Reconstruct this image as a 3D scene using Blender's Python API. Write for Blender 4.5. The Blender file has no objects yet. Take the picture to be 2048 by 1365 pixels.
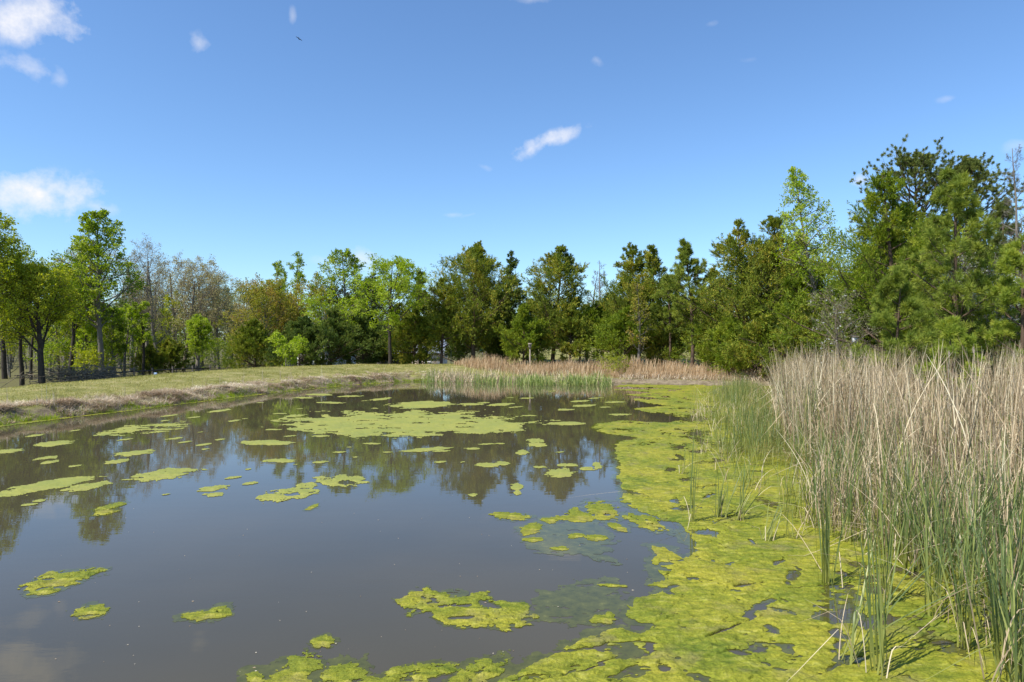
import bpy, math, random
import numpy as np
from mathutils import Vector
R = math.radians
scene = bpy.context.scene
COL = scene.collection

# ------------------------------------------------------------------ camera
CAMH, F, HOR = 2.6, 1365.0, 686.0          # eye height, focal length and horizon row of the 2048 px wide photo
cam_d = bpy.data.cameras.new('camera'); cam = bpy.data.objects.new('camera', cam_d); COL.objects.link(cam)
cam.location = (0, 0, CAMH); cam.rotation_euler = (R(90), 0, 0)
cam_d.sensor_width = 36; cam_d.lens = F/2048*36; cam_d.shift_y = (HOR-682.5)/2048
cam_d.clip_start = .05; cam_d.clip_end = 5000
scene.camera = cam
scene.view_settings.view_transform = 'Standard'; scene.view_settings.look = 'None'
scene.view_settings.gamma = 1; scene.view_settings.use_curve_mapping = False
scene.view_settings.exposure = 0.42

def ground(px, py, z=0.0):
    Y = F*(CAMH-z)/(py-HOR); return ((px-1024)/F*Y, Y)
def direction(px, py):
    v = Vector(((px-1024)/F, 1, (HOR-py)/F)); return v.normalized()

# ------------------------------------------------------------------ sun
SUN_EL, SUN_AZ = R(50), math.atan2(-.84, -.54)
sv = Vector((math.sin(SUN_AZ)*math.cos(SUN_EL), math.cos(SUN_AZ)*math.cos(SUN_EL), math.sin(SUN_EL)))
sd = bpy.data.lights.new('sun', 'SUN'); sd.energy = 5.0; sd.angle = R(.5); sd.color = (1, .95, .87)
so = bpy.data.objects.new('sun', sd); COL.objects.link(so); so.rotation_euler = sv.to_track_quat('Z', 'Y').to_euler()

# ------------------------------------------------------------------ sky
SKY_STRENGTH = .112
world = bpy.data.worlds.new('World'); scene.world = world; world.use_nodes = True
wt = world.node_tree; wt.nodes.clear()
def wn(t, **k):
    n = wt.nodes.new(t)
    for a, b in k.items(): setattr(n, a, b)
    return n
wo = wn('ShaderNodeOutputWorld'); bg = wn('ShaderNodeBackground'); bg.inputs[1].default_value = SKY_STRENGTH
wt.links.new(bg.outputs[0], wo.inputs[0])
sky = wn('ShaderNodeTexSky', sky_type='NISHITA'); sky.sun_disc = False
sky.sun_elevation = SUN_EL; sky.sun_rotation = SUN_AZ % (2*math.pi)
sky.air_density = 1.0; sky.dust_density = .35; sky.ozone_density = 1.0; sky.altitude = 200
hs = wn('ShaderNodeHueSaturation'); hs.inputs['Saturation'].default_value = 1.0
hs.inputs['Value'].default_value = 1.0
wt.links.new(sky.outputs[0], hs.inputs['Color'])
tc = wn('ShaderNodeTexCoord')
def wmath(op, a, b=None, clamp=False):
    n = wn('ShaderNodeMath', operation=op); n.use_clamp = clamp
    for i, x in enumerate((a, b)):
        if x is None: continue
        if isinstance(x, (int, float)): n.inputs[i].default_value = x
        else: wt.links.new(x, n.inputs[i])
    return n.outputs[0]
def wdot(v):
    n = wn('ShaderNodeVectorMath', operation='DOT_PRODUCT'); wt.links.new(tc.outputs['Generated'], n.inputs[0]); n.inputs[1].default_value = v
    return n.outputs['Value']
wnz = wn('ShaderNodeTexNoise'); wnz.inputs['Scale'].default_value = 26; wnz.inputs['Detail'].default_value = 7; wnz.inputs['Roughness'].default_value = .6
wt.links.new(tc.outputs['Generated'], wnz.inputs['Vector'])
# cloud: centre px, half sizes px, tilt deg, strength, ragged
CLOUDS = [(62,34,125,56,8,1.3,.45),(45,133,62,24,0,.55,.75),(120,158,18,22,0,.35,.6),(80,392,135,50,4,1.25,.5),(190,412,50,24,-12,.6,.6),
          (397,86,24,22,0,.5,.6),(585,32,8,18,0,.28,.5),(1092,284,88,17,20,.75,.75),(1040,312,28,14,35,.6,.7),(722,516,48,26,-8,.75,.4),(655,522,34,14,0,.35,.6),
          (1195,122,18,10,-25,.3,.6),(1718,362,20,16,0,.8,.4),(1895,198,20,7,0,.2,.6),(1422,48,16,7,0,.18,.6),(1500,120,24,8,0,.15,.6),(970,335,18,8,-20,.25,.6),
          (905,430,22,6,0,.28,.6),(940,430,20,5,15,.25,.6),(1840,322,40,14,0,.7,.6),(1070,0,60,10,0,.3,.6),(2040,290,30,16,0,.3,.6)]
total = None
for (px, py, rx, ry, tl, st, rg) in CLOUDS:
    d = direction(px, py); rt = d.cross(Vector((0,0,1))).normalized(); up = rt.cross(d).normalized()
    a = R(tl); ax = rt*math.cos(a)+up*math.sin(a); ay = up*math.cos(a)-rt*math.sin(a)
    sc = d.y   # pixels shrink towards the frame's corners
    u = wmath('DIVIDE', wdot(ax), rx/F*sc); v = wmath('DIVIDE', wdot(ay), ry/F*sc)
    r2 = wmath('ADD', wmath('MULTIPLY', u, u), wmath('MULTIPLY', v, v))
    e = wmath('SUBTRACT', 1.0, wmath('SQRT', r2))
    nz = wmath('MULTIPLY', wmath('SUBTRACT', wnz.outputs['Fac'], .52), 5.0*rg)
    m = wmath('MULTIPLY', wmath('ADD', e, nz), .85, clamp=True)
    m = wmath('MULTIPLY', m, wmath('MULTIPLY', wmath('ADD', e, .45), 1.6, clamp=True))
    m = wmath('MULTIPLY', m, wmath('GREATER_THAN', wdot(d), .5))
    m = wmath('MULTIPLY', m, st*.95)
    total = m if total is None else wmath('MAXIMUM', total, m)
wmix = wn('ShaderNodeMix', data_type='RGBA'); wt.links.new(total, wmix.inputs['Factor'])
tint = wn('ShaderNodeMix', data_type='RGBA', blend_type='MULTIPLY'); tint.inputs['Factor'].default_value = 1; tint.inputs['B'].default_value = (.83, 1.08, 1.34, 1)
wt.links.new(hs.outputs[0], tint.inputs['A']); wt.links.new(tint.outputs['Result'], wmix.inputs['A']); wmix.inputs['B'].default_value = (6.6, 6.6, 6.9, 1)
wt.links.new(wmix.outputs['Result'], bg.inputs[0])

# ------------------------------------------------------------------ node helpers and materials
class NT:
    def __init__(s, name):
        s.m = bpy.data.materials.new(name); s.m.use_nodes = True; s.t = s.m.node_tree; s.t.nodes.clear()
        s.out = s.t.nodes.new('ShaderNodeOutputMaterial')
    def n(s, t, **k):
        n = s.t.nodes.new(t)
        for a, b in k.items(): setattr(n, a, b)
        return n
    def l(s, a, b): s.t.links.new(a, b)
    def coord(s): return s.n('ShaderNodeTexCoord').outputs['Object']
    def noise(s, scale, detail=4, rough=.55, vec=None, stretch=None):
        vec = vec or s.coord()
        if stretch:
            mp = s.n('ShaderNodeMapping'); mp.inputs['Scale'].default_value = stretch; s.l(vec, mp.inputs['Vector']); vec = mp.outputs[0]
        n = s.n('ShaderNodeTexNoise'); n.inputs['Scale'].default_value = scale; n.inputs['Detail'].default_value = detail
        n.inputs['Roughness'].default_value = rough; s.l(vec, n.inputs['Vector']); return n.outputs['Fac']
    def attr(s, name='v'): return s.n('ShaderNodeAttribute', attribute_name=name).outputs['Fac']
    def ramp(s, fac, stops):
        r = s.n('ShaderNodeValToRGB'); e = r.color_ramp.elements
        while len(e) < len(stops): e.new(.5)
        for i, (p, c) in enumerate(stops): e[i].position = p; e[i].color = (*c, 1)
        s.l(fac, r.inputs[0]); return r.outputs[0]
    def mix(s, f, a, b):
        m = s.n('ShaderNodeMix', data_type='RGBA')
        for k, x in (('Factor', f), ('A', a), ('B', b)):
            if isinstance(x, (int, float)): m.inputs[k].default_value = x
            elif isinstance(x, tuple): m.inputs[k].default_value = (*x, 1)
            else: s.l(x, m.inputs[k])
        return m.outputs['Result']
    def math(s, op, a, b=0.0, clamp=False):
        n = s.n('ShaderNodeMath', operation=op); n.use_clamp = clamp
        for i, x in enumerate((a, b)):
            if isinstance(x, (int, float)): n.inputs[i].default_value = x
            else: s.l(x, n.inputs[i])
        return n.outputs[0]
    def bsdf(s, col, rough=.7, spec=.3, bump=None, bstr=.3, bdist=.02, **k):
        b = s.n('ShaderNodeBsdfPrincipled'); b.inputs['Roughness'].default_value = rough; b.inputs['Specular IOR Level'].default_value = spec
        if isinstance(col, tuple): b.inputs['Base Color'].default_value = (*col, 1)
        else: s.l(col, b.inputs['Base Color'])
        for a, v in k.items(): b.inputs[a].default_value = v
        if bump is not None:
            bn = s.n('ShaderNodeBump'); bn.inputs['Strength'].default_value = bstr; bn.inputs['Distance'].default_value = bdist
            s.l(bump, bn.inputs['Height']); s.l(bn.outputs[0], b.inputs['Normal'])
        return b
    def done(s, sh): s.l(sh.outputs[0] if hasattr(sh, 'outputs') else sh, s.out.inputs[0]); return s.m

def leaf_mat(name, stops, trans=.4, rough=.62, spec=.10, base=None):
    t = NT(name); c = t.ramp(t.attr(), stops)
    if base:      # yellower sheaths where the leaves leave the water
        sp = t.n('ShaderNodeSeparateXYZ'); t.l(t.coord(), sp.inputs[0]); c = t.mix(t.ramp(sp.outputs[2], [(.0, (.8, .8, .8)), (.45, (0, 0, 0))]), c, base)
    b = t.bsdf(c, rough, spec)
    tr = t.n('ShaderNodeBsdfTranslucent'); hsv = t.n('ShaderNodeHueSaturation'); hsv.inputs['Value'].default_value = 1.25; hsv.inputs['Saturation'].default_value = 1.1
    t.l(c, hsv.inputs['Color']); t.l(hsv.outputs[0], tr.inputs[0])
    mx = t.n('ShaderNodeMixShader'); mx.inputs[0].default_value = trans; t.l(b.outputs[0], mx.inputs[1]); t.l(tr.outputs[0], mx.inputs[2])
    return t.done(mx)
def bark_mat(name, a, b, scale=6):
    t = NT(name); nz = t.noise(scale, 6, .65, stretch=(3, 3, .5))
    return t.done(t.bsdf(t.ramp(nz, [(.3, a), (.7, b)]), .9, .15, nz, .6, .03))

M = {}
M['bark_dark'] = bark_mat('dark bark', (.030, .024, .018), (.085, .07, .055))
M['bark_grey'] = bark_mat('grey bark', (.11, .095, .075), (.24, .215, .18))
M['bark_tan'] = bark_mat('tan bark', (.13, .10, .07), (.26, .22, .16))
M['bark_red'] = bark_mat('reddish bark', (.07, .045, .03), (.17, .12, .085))
M['leaf_yellow'] = leaf_mat('yellow green spring leaves', [(0, (0.180, 0.228, 0.022)), (.5, (0.324, 0.372, 0.036)), (1, (0.480, 0.480, 0.060))], .5)
M['leaf_green'] = leaf_mat('fresh green leaves', [(0, (0.121, 0.189, 0.018)), (.6, (0.256, 0.349, 0.033)), (1, (0.444, 0.494, 0.061))], .48)
M['leaf_lime'] = leaf_mat('lime green leaves', [(0, (0.216, 0.312, 0.024)), (.6, (0.360, 0.456, 0.042)), (1, (0.480, 0.552, 0.096))], .5)
M['leaf_olive'] = leaf_mat('olive and rust young leaves', [(0, (0.164, 0.179, 0.026)), (.5, (0.302, 0.304, 0.040)), (.8, (0.378, 0.304, 0.066)), (1, (0.428, 0.276, 0.092))], .45)
M['leaf_pale'] = leaf_mat('pale sage young leaves', [(0, (0.192, 0.216, 0.084)), (.6, (0.324, 0.348, 0.144)), (1, (0.456, 0.444, 0.240))], .45)
M['leaf_tan'] = leaf_mat('tan catkins and buds', [(0, (0.238, 0.185, 0.084)), (.6, (0.396, 0.330, 0.144)), (1, (0.475, 0.449, 0.192))], .35)
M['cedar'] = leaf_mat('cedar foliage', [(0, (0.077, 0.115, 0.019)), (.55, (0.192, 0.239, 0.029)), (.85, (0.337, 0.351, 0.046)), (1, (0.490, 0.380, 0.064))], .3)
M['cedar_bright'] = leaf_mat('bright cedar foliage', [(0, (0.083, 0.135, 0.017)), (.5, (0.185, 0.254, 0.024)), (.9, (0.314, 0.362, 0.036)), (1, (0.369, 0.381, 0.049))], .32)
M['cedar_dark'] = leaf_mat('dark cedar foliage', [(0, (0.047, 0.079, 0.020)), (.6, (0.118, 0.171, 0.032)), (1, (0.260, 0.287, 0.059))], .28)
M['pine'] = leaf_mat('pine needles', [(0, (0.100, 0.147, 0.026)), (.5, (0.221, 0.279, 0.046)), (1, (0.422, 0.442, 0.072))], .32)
M['pine_bright'] = leaf_mat('bright pine needles', [(0, (0.137, 0.196, 0.029)), (.5, (0.289, 0.364, 0.053)), (1, (0.504, 0.504, 0.084))], .38)  # lighter needle tone than the other pines
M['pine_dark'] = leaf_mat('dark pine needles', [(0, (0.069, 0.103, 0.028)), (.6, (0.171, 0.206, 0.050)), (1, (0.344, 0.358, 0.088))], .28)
M['petal'] = leaf_mat('white blossom petals', [(0, (.62, .64, .58)), (1, (.82, .82, .78))], .3)
M['wood_mass'] = leaf_mat('mixed woodland leaves', [(0, (0.096, 0.120, 0.036)), (.45, (0.180, 0.228, 0.060)), (.8, (0.288, 0.324, 0.108)), (1, (0.360, 0.300, 0.156))], .4)
M['dead'] = leaf_mat('dead cattail leaves', [(0, (0.168, 0.121, 0.067)), (.35, (0.375, 0.285, 0.173)), (.75, (0.581, 0.463, 0.298)), (1, (0.778, 0.681, 0.461))], .2, .7)
M['reed'] = leaf_mat('green cattail leaves', [(0, (0.090, 0.129, 0.044)), (.5, (0.165, 0.216, 0.066)), (.85, (0.296, 0.318, 0.083)), (1, (0.560, 0.419, 0.154))], .3, .45, .4, base=(.32, .32, .06))
M['reed_pale'] = leaf_mat('far green cattail leaves', [(0, (0.151, 0.212, 0.052)), (.5, (0.252, 0.335, 0.078)), (.8, (0.415, 0.459, 0.140)), (1, (0.578, 0.522, 0.262))], .3, .5, .35)
M['sedge'] = leaf_mat('orange tan broomsedge', [(0, (0.299, 0.191, 0.102)), (.5, (0.491, 0.348, 0.202)), (1, (0.662, 0.527, 0.345))], .25, .8)
M['drygrass'] = leaf_mat('grey tan dry grass', [(0, (0.276, 0.194, 0.120)), (.5, (0.519, 0.404, 0.273)), (1, (0.780, 0.696, 0.529))], .2, .8)
M['turf'] = leaf_mat('mown grass blades', [(0, (0.171, 0.183, 0.044)), (.5, (0.341, 0.323, 0.088)), (1, (0.554, 0.483, 0.215))], .3, .7)
M['seed'] = leaf_mat('cattail down', [(0, (.45, .36, .26)), (1, (.7, .62, .5))], .2, .9)

def algae_mat(name, near=True):
    t = NT(name); co = t.coord()
    big = t.noise(.8, 4, .6, co); mid = t.noise(5, 6, .62, co, (1, 2.2, 1)); fine = t.noise(46, 5, .7, co, (1, 1.6, 1))
    c1 = t.ramp(mid, [(.30, (.045, .065, .014)), (.43, (.14, .17, .018)), (.55, (.26, .265, .025)), (.72, (.46, .44, .12))])
    c2 = t.ramp(big, [(.34, (.08, .135, .014)), (.48, (.24, .25, .022)), (.62, (.38, .33, .035))])
    c = t.mix(.5, c1, c2)
    st = t.noise(3.2, 6, .72, co, (1.2, 5.5, 1)); sr = t.ramp(st, [(.32, (.55, .62, .5)), (.5, (1, 1, 1)), (.68, (1.25, 1.15, 1.3))])
    m0 = t.n('ShaderNodeMix', data_type='RGBA', blend_type='MULTIPLY'); m0.inputs['Factor'].default_value = .9; t.l(c, m0.inputs['A']); t.l(sr, m0.inputs['B']); c = m0.outputs['Result']
    sp = t.ramp(fine, [(.30, (.22, .26, .20)), (.46, (.8, .82, .75)), (.6, (1.1, 1.1, 1.1)), (.75, (1.5, 1.45, 1.6))])
    mm = t.n('ShaderNodeMix', data_type='RGBA', blend_type='MULTIPLY'); mm.inputs['Factor'].default_value = .5
    t.l(c, mm.inputs['A']); t.l(sp, mm.inputs['B'])
    br = t.ramp(t.noise(2.3, 5, .6, co), [(.54, (0, 0, 0)), (.70, (1, 1, 1))])
    c = t.mix(t.math('MULTIPLY', br, .6), mm.outputs['Result'], (.20, .17, .07))
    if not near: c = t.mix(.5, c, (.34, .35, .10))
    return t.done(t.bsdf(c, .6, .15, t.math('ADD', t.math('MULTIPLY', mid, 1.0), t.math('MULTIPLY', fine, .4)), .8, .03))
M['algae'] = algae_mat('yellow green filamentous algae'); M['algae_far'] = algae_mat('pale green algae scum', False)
def sub_mat():
    t = NT('algae under a film of water'); c = t.ramp(t.noise(7, 6, .65), [(.3, (.050, .052, .012)), (.6, (.095, .095, .018)), (.8, (.19, .18, .04))])
    return t.done(t.bsdf(c, .06, .5, t.noise(30, 4), .05, .005, IOR=1.33))
M['submerged'] = sub_mat()
def water_mat():
    t = NT('murky pond water'); co = t.coord()
    c = t.ramp(t.noise(.25, 3, .5, co), [(.3, (.062, .055, .034)), (.7, (.086, .071, .040))])
    h = t.math('ADD', t.math('MULTIPLY', t.noise(1.6, 3, .5, co, (1, 2.4, 1)), .6), t.math('MULTIPLY', t.noise(9, 3, .5, co, (1, 1.8, 1)), .10))
    return t.done(t.bsdf(c, .012, .5, h, .028, .05, IOR=1.333))
M['water'] = water_mat()
def ground_mat():
    t = NT('grassy ground'); co = t.coord(); s = t.attr('shore')
    g = t.ramp(t.noise(1.1, 6, .65, co), [(.3, (.15, .155, .045)), (.5, (.26, .25, .085)), (.7, (.42, .35, .18))])
    g2 = t.ramp(t.noise(14, 5, .7, co), [(.3, (.55, .55, .5)), (.6, (1.05, 1.05, 1))])
    mm = t.n('ShaderNodeMix', data_type='RGBA', blend_type='MULTIPLY'); mm.inputs['Factor'].default_value = .8; t.l(g, mm.inputs['A']); t.l(g2, mm.inputs['B'])
    mud = t.ramp(t.noise(3, 6, .7, co), [(.3, (.11, .085, .05)), (.7, (.30, .24, .16))])
    f = t.ramp(t.math('ADD', s, t.math('MULTIPLY', t.math('SUBTRACT', t.noise(1.5, 4, .6, co), .5), 1.1)), [(.28, (1, 1, 1)), (.62, (0, 0, 0))])
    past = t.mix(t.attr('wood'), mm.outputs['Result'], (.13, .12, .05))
    return t.done(t.bsdf(t.mix(f, past, mud), .95, .1, t.noise(22, 5, .7, co), .6, .05))
M['ground'] = ground_mat()
def simple(name, a, b, scale=8, rough=.8, spec=.3, stretch=None):
    t = NT(name); nz = t.noise(scale, 5, .6, stretch=stretch); return t.done(t.bsdf(t.ramp(nz, [(.3, a), (.7, b)]), rough, spec, nz, .3, .01))
M['post'] = simple('weathered wood', (.16, .13, .10), (.36, .31, .25), 9, .9, .1, (1, 1, .2))
M['rail'] = simple('dark fence wood', (.05, .045, .04), (.13, .115, .10), 9, .9, .1, (.2, 1, 1))
M['metal'] = simple('green steel post', (.03, .045, .035), (.07, .08, .06), 12, .6, .4)
M['wire'] = simple('grey fence wire', (.18, .17, .16), (.30, .29, .27), 12, .5, .5)
M['roof'] = simple('pale metal roof', (.55, .57, .62), (.72, .74, .80), 2, .45, .5)
M['shade_and_openings'] = simple('dark siding', (.05, .045, .045), (.10, .09, .085), 4, .8, .2, (3, 3, .2))  # dark panes and shed door; also the stone house's shaded side, shade as colour
M['white'] = simple('white paint', (.62, .63, .62), (.8, .8, .78), 4, .6, .3)
M['blue'] = simple('pale blue sign face', (.38, .52, .72), (.52, .66, .82), 2, .5, .3)
M['red'] = simple('faded red metal', (.42, .12, .09), (.60, .22, .17), 5, .5, .4)
M['teal'] = simple('teal plastic', (.04, .30, .24), (.06, .42, .34), 4, .4, .4)
M['bird'] = simple('dark feathers', (.010, .011, .014), (.03, .03, .035), 20, .7, .2)
def stone():
    t = NT('pinkish rubble stone'); v = t.n('ShaderNodeTexVoronoi'); v.inputs['Scale'].default_value = 3.2; t.l(t.coord(), v.inputs['Vector'])
    sep = t.n('ShaderNodeSeparateColor'); t.l(v.outputs['Color'], sep.inputs[0])
    c = t.ramp(sep.outputs[0], [(0, (.25, .18, .14)), (.5, (.50, .42, .36)), (1, (.66, .60, .52))])
    return t.done(t.bsdf(c, .9, .1, v.outputs['Distance'], .5, .04))
M['stone'] = stone()

# ------------------------------------------------------------------ mesh helpers
def mesh_from(name, V, Fc, mat, attrs=None, smooth=False):
    """V (n,3); Fc (m,k) all same k"""
    V = np.asarray(V, dtype=np.float32); Fc = np.asarray(Fc, dtype=np.int32); k = Fc.shape[1]; m = len(Fc)
    me = bpy.data.meshes.new(name); me.vertices.add(len(V)); me.vertices.foreach_set('co', V.ravel())
    me.loops.add(m*k); me.loops.foreach_set('vertex_index', Fc.ravel())
    me.polygons.add(m); me.polygons.foreach_set('loop_start', np.arange(0, m*k, k, dtype=np.int32))
    if smooth: me.polygons.foreach_set('use_smooth', np.ones(m, dtype=bool))
    for an, av in (attrs or {}).items():
        a = me.attributes.new(an, 'FLOAT', 'POINT'); a.data.foreach_set('value', np.asarray(av, dtype=np.float32))
    me.update(calc_edges=True); me.materials.append(M[mat]); return me
def link(name, me, parent=None, loc=(0, 0, 0)):
    o = bpy.data.objects.new(name, me); COL.objects.link(o); o.location = loc
    if parent: o.parent = parent
    return o
def tag(o, label=None, cat=None, group=None, kind=None):
    for k, v in (('label', label), ('category', cat), ('group', group), ('kind', kind)):
        if v: o[k] = v
    return o
def thing(name, label, cat, loc=(0, 0, 0), group=None, rz=0):
    o = bpy.data.objects.new(name, None); o.empty_display_size = .3; COL.objects.link(o); o.location = loc; o.rotation_euler = (0, 0, rz)
    return tag(o, label, cat, group)
def unit(v): return v/np.maximum(np.linalg.norm(v, axis=-1, keepdims=True), 1e-9)
def h2(ix, iy, seed):
    n = (ix.astype(np.int64)*374761393+iy.astype(np.int64)*668265263+seed*974634777) & 0xffffffff
    n = ((n ^ (n >> 13))*1274126177) & 0xffffffff; n = (n ^ (n >> 16)) & 0xffffff
    return n/float(0xffffff)
def vnoise(x, y, seed=0):
    ix = np.floor(x); iy = np.floor(y); fx = x-ix; fy = y-iy; fx = fx*fx*(3-2*fx); fy = fy*fy*(3-2*fy)
    a = h2(ix, iy, seed); b = h2(ix+1, iy, seed); c = h2(ix, iy+1, seed); d = h2(ix+1, iy+1, seed)
    return (a*(1-fx)+b*fx)*(1-fy)+(c*(1-fx)+d*fx)*fy
def fbm(x, y, o=4, seed=0, gain=.5):
    s = 0; a = 1; t = 0
    for i in range(o):
        c, q = math.cos(i*1.1), math.sin(i*1.1)
        s = s+a*(vnoise((x*c-y*q)*2**i, (x*q+y*c)*2**i, seed+i*17)*2-1); t += a; a *= gain
    return s/t
def sstep(a, b, x):
    t = np.clip((x-a)/(b-a), 0, 1); return t*t*(3-2*t)
def sdf(P, X, Y):
    """signed distance to polygon P, positive inside"""
    P = np.asarray(P, float); d = np.full(X.shape, 1e9); ins = np.zeros(X.shape, bool); n = len(P)
    for i in range(n):
        ax, ay = P[i]; bx, by = P[(i+1) % n]; ex, ey = bx-ax, by-ay; wx, wy = X-ax, Y-ay
        t = np.clip((wx*ex+wy*ey)/(ex*ex+ey*ey+1e-12), 0, 1)
        d = np.minimum(d, (wx-ex*t)**2+(wy-ey*t)**2)
        c = ((ay > Y) != (by > Y)) & (X < ex*(Y-ay)/(ey if abs(ey) > 1e-9 else 1e-9)+ax); ins ^= c
    d = np.sqrt(d); return np.where(ins, d, -d)
def segs_mesh(P0, P1, r0, r1, S):
    """tapered prisms"""
    d = unit(P1-P0); ref = np.where(np.abs(d[:, 2:3]) > .8, np.array([[1., 0, 0]]), np.array([[0, 0, 1.]]))
    a = unit(np.cross(d, ref)); b = np.cross(d, a); n = len(P0)
    ang = np.arange(S)/S*2*np.pi; ca, sa = np.cos(ang)[None, :, None], np.sin(ang)[None, :, None]
    ring = ca*a[:, None]+sa*b[:, None]
    A = P0[:, None]+ring*r0[:, None, None]; B = P1[:, None]+ring*r1[:, None, None]
    V = np.concatenate([A, B], 1).reshape(-1, 3)
    i = np.arange(S); j = (i+1) % S; f = np.stack([i, j, j+S, i+S], 1)
    Fc = (np.arange(n)[:, None, None]*2*S+f[None]).reshape(-1, 4)
    return V, Fc
class Geo:
    def __init__(s): s.V = []; s.F = []; s.A = []; s.n = 0
    def add(s, V, Fc, a=None):
        s.V.append(V); s.F.append(Fc+s.n); s.n += len(V); s.A.append(np.zeros(len(V)) if a is None else a)
    def mesh(s, name, mat, smooth=False): return mesh_from(name, np.concatenate(s.V), np.concatenate(s.F), mat, {'v': np.concatenate(s.A)}, smooth)
def box_geo(g, x0, x1, y0, y1, z0, z1, rot=None):
    V = np.array([[x, y, z] for z in (z0, z1) for x, y in ((x0, y0), (x1, y0), (x1, y1), (x0, y1))], float)
    Fc = np.array([[3, 2, 1, 0], [4, 5, 6, 7], [0, 1, 5, 4], [1, 2, 6, 5], [2, 3, 7, 6], [3, 0, 4, 7]])
    g.add(V, Fc); return V
def bar(g, a, b, w, h=None, S=4):
    a = np.array([a], float); b = np.array([b], float); V, Fc = segs_mesh(a, b, np.array([w]), np.array([h or w]), S)
    g.add(V, Fc)
    cap = np.array([[0, 1, 2, 3], [4, 5, 6, 7]]) if S == 4 else np.array([[0, 1, i, i+1] for i in range(2, S-1)])
    g.F[-1] = np.concatenate([g.F[-1], cap+g.n-len(V)])
def leaves(C, A, L, W, rng, v=None):
    """rhombic leaves starting at C along A"""
    n = len(C); A = unit(A); rnd = unit(rng.normal(size=(n, 3))); S = unit(np.cross(A, rnd)); N = np.cross(A, S)
    L = np.broadcast_to(L, n)[:, None]; W = np.broadcast_to(W, n)[:, None]
    mid = C+A*L*.45+N*L*.06
    V = np.stack([C, mid+S*W*.5, C+A*L, mid-S*W*.5], 1).reshape(-1, 3)
    Fc = np.arange(n*4).reshape(-1, 4); v = rng.random(n) if v is None else v
    return V, Fc, np.repeat(v, 4)
def ribbons(P, Wd, S, v):
    """P (N,K,3) spine, Wd (N,K), S (N,3) side"""
    N, K, _ = P.shape; a = P+S[:, None]*Wd[..., None]*.5; b = P-S[:, None]*Wd[..., None]*.5
    V = np.stack([a, b], 2).reshape(-1, 3); k = np.arange(K-1)*2; f = np.stack([k, k+1, k+3, k+2], 1)
    Fc = (np.arange(N)[:, None, None]*2*K+f[None]).reshape(-1, 4); return V, Fc, np.repeat(v, 2*K)

# ------------------------------------------------------------------ terrain
shore_px = [(0,851),(120,837),(250,822),(400,803),(550,785),(690,771),(820,763),(1000,763),(1230,766),(1340,769),(1480,772)]
POND = [(-16.6, -8)]+[(-16.8, 8), (-16.6, 16)]+[ground(*p) for p in shore_px]+[(19, 41), (25, 38), (30, 32), (33, 20), (33, -8)]
def terrain(X, Y):
    s = -sdf(POND, X, Y)                       # metres outside the shore
    wob = fbm(X*.9, Y*.9, 3, 5)
    s2 = s+.35*wob
    z = np.where(s2 < 0, np.maximum(-.8, s2*.5), 0)
    left = sstep(-2, -8, X+(.0)*(Y-44)) * sstep(75, 62, Y)
    left = np.maximum(left, sstep(2.5, -4, X))
    lip = .40*sstep(-.05, 1.0, s2)+.17*fbm(X*1.3, Y*1.3, 4, 9)*sstep(.1, .6, s2)*sstep(3, 1, s2)
    crest = lip*(.85+.15*sstep(22, 45, Y))+.50*(.30+.70*sstep(22, 47, Y))*sstep(.5, 6.5, s2)+.05*fbm(X*.25, Y*.25, 2, 3)
    dam = crest-1.45*sstep(7.5, 17, s2)
    far = .25*sstep(0, .8, s2)+1.45*sstep(4, 40, s2)+.05*fbm(X*.3, Y*.3, 2, 3)*sstep(0, 2, s2)
    z = np.where(s2 < 0, z, dam*left+far*(1-left))
    hill = 5.2*sstep(24, 66, X)*sstep(24, 62, Y)
    z = z+np.where(s > 0, hill, 0)
    return z, s
def tz(x, y):
    z, s = terrain(np.array([float(x)]), np.array([float(y)])); return float(z[0])
def axis(parts):
    out = []
    for a, b, st in parts: out += list(np.arange(a, b, st))
    return np.array(out+[parts[-1][1]])
xs = axis([(-900, -200, 50), (-200, -60, 7), (-60, -26, 1.2), (-26, 12, .22), (12, 60, .8), (60, 200, 7), (200, 900, 50)])
ys = axis([(-300, -20, 20), (-20, 14, 1.2), (14, 60, .24), (60, 100, 1.0), (100, 260, 6), (260, 1500, 60)])
GX, GY = np.meshgrid(xs, ys); GZ, GS = terrain(GX, GY)
GZ = GZ+.025*fbm(GX*3, GY*3, 3, 21)*sstep(0, .5, GS)
nx, ny = len(xs), len(ys); idx = np.arange(nx*ny).reshape(ny, nx)
FF = np.stack([idx[:-1, :-1], idx[:-1, 1:], idx[1:, 1:], idx[1:, :-1]], -1).reshape(-1, 4)
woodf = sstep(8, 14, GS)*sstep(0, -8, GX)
tag(link('ground', mesh_from('ground', np.stack([GX, GY, GZ], -1).reshape(-1, 3), FF, 'ground',
    {'shore': np.clip(GS*.45, 0, 1).ravel(), 'wood': woodf.ravel()}, True)), kind='structure')
# water
cx, cy = 6, 20
wp = []
for (x, y) in POND:
    d = math.hypot(x-cx, y-cy); k = 1+.9/d; wp.append((cx+(x-cx)*k, cy+(y-cy)*k))
me = bpy.data.meshes.new('water'); me.from_pydata([(x, y, 0) for x, y in wp], [], [list(range(len(wp)))]); me.materials.append(M['water']); me.update()
tag(link('water', me), kind='structure')

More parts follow.
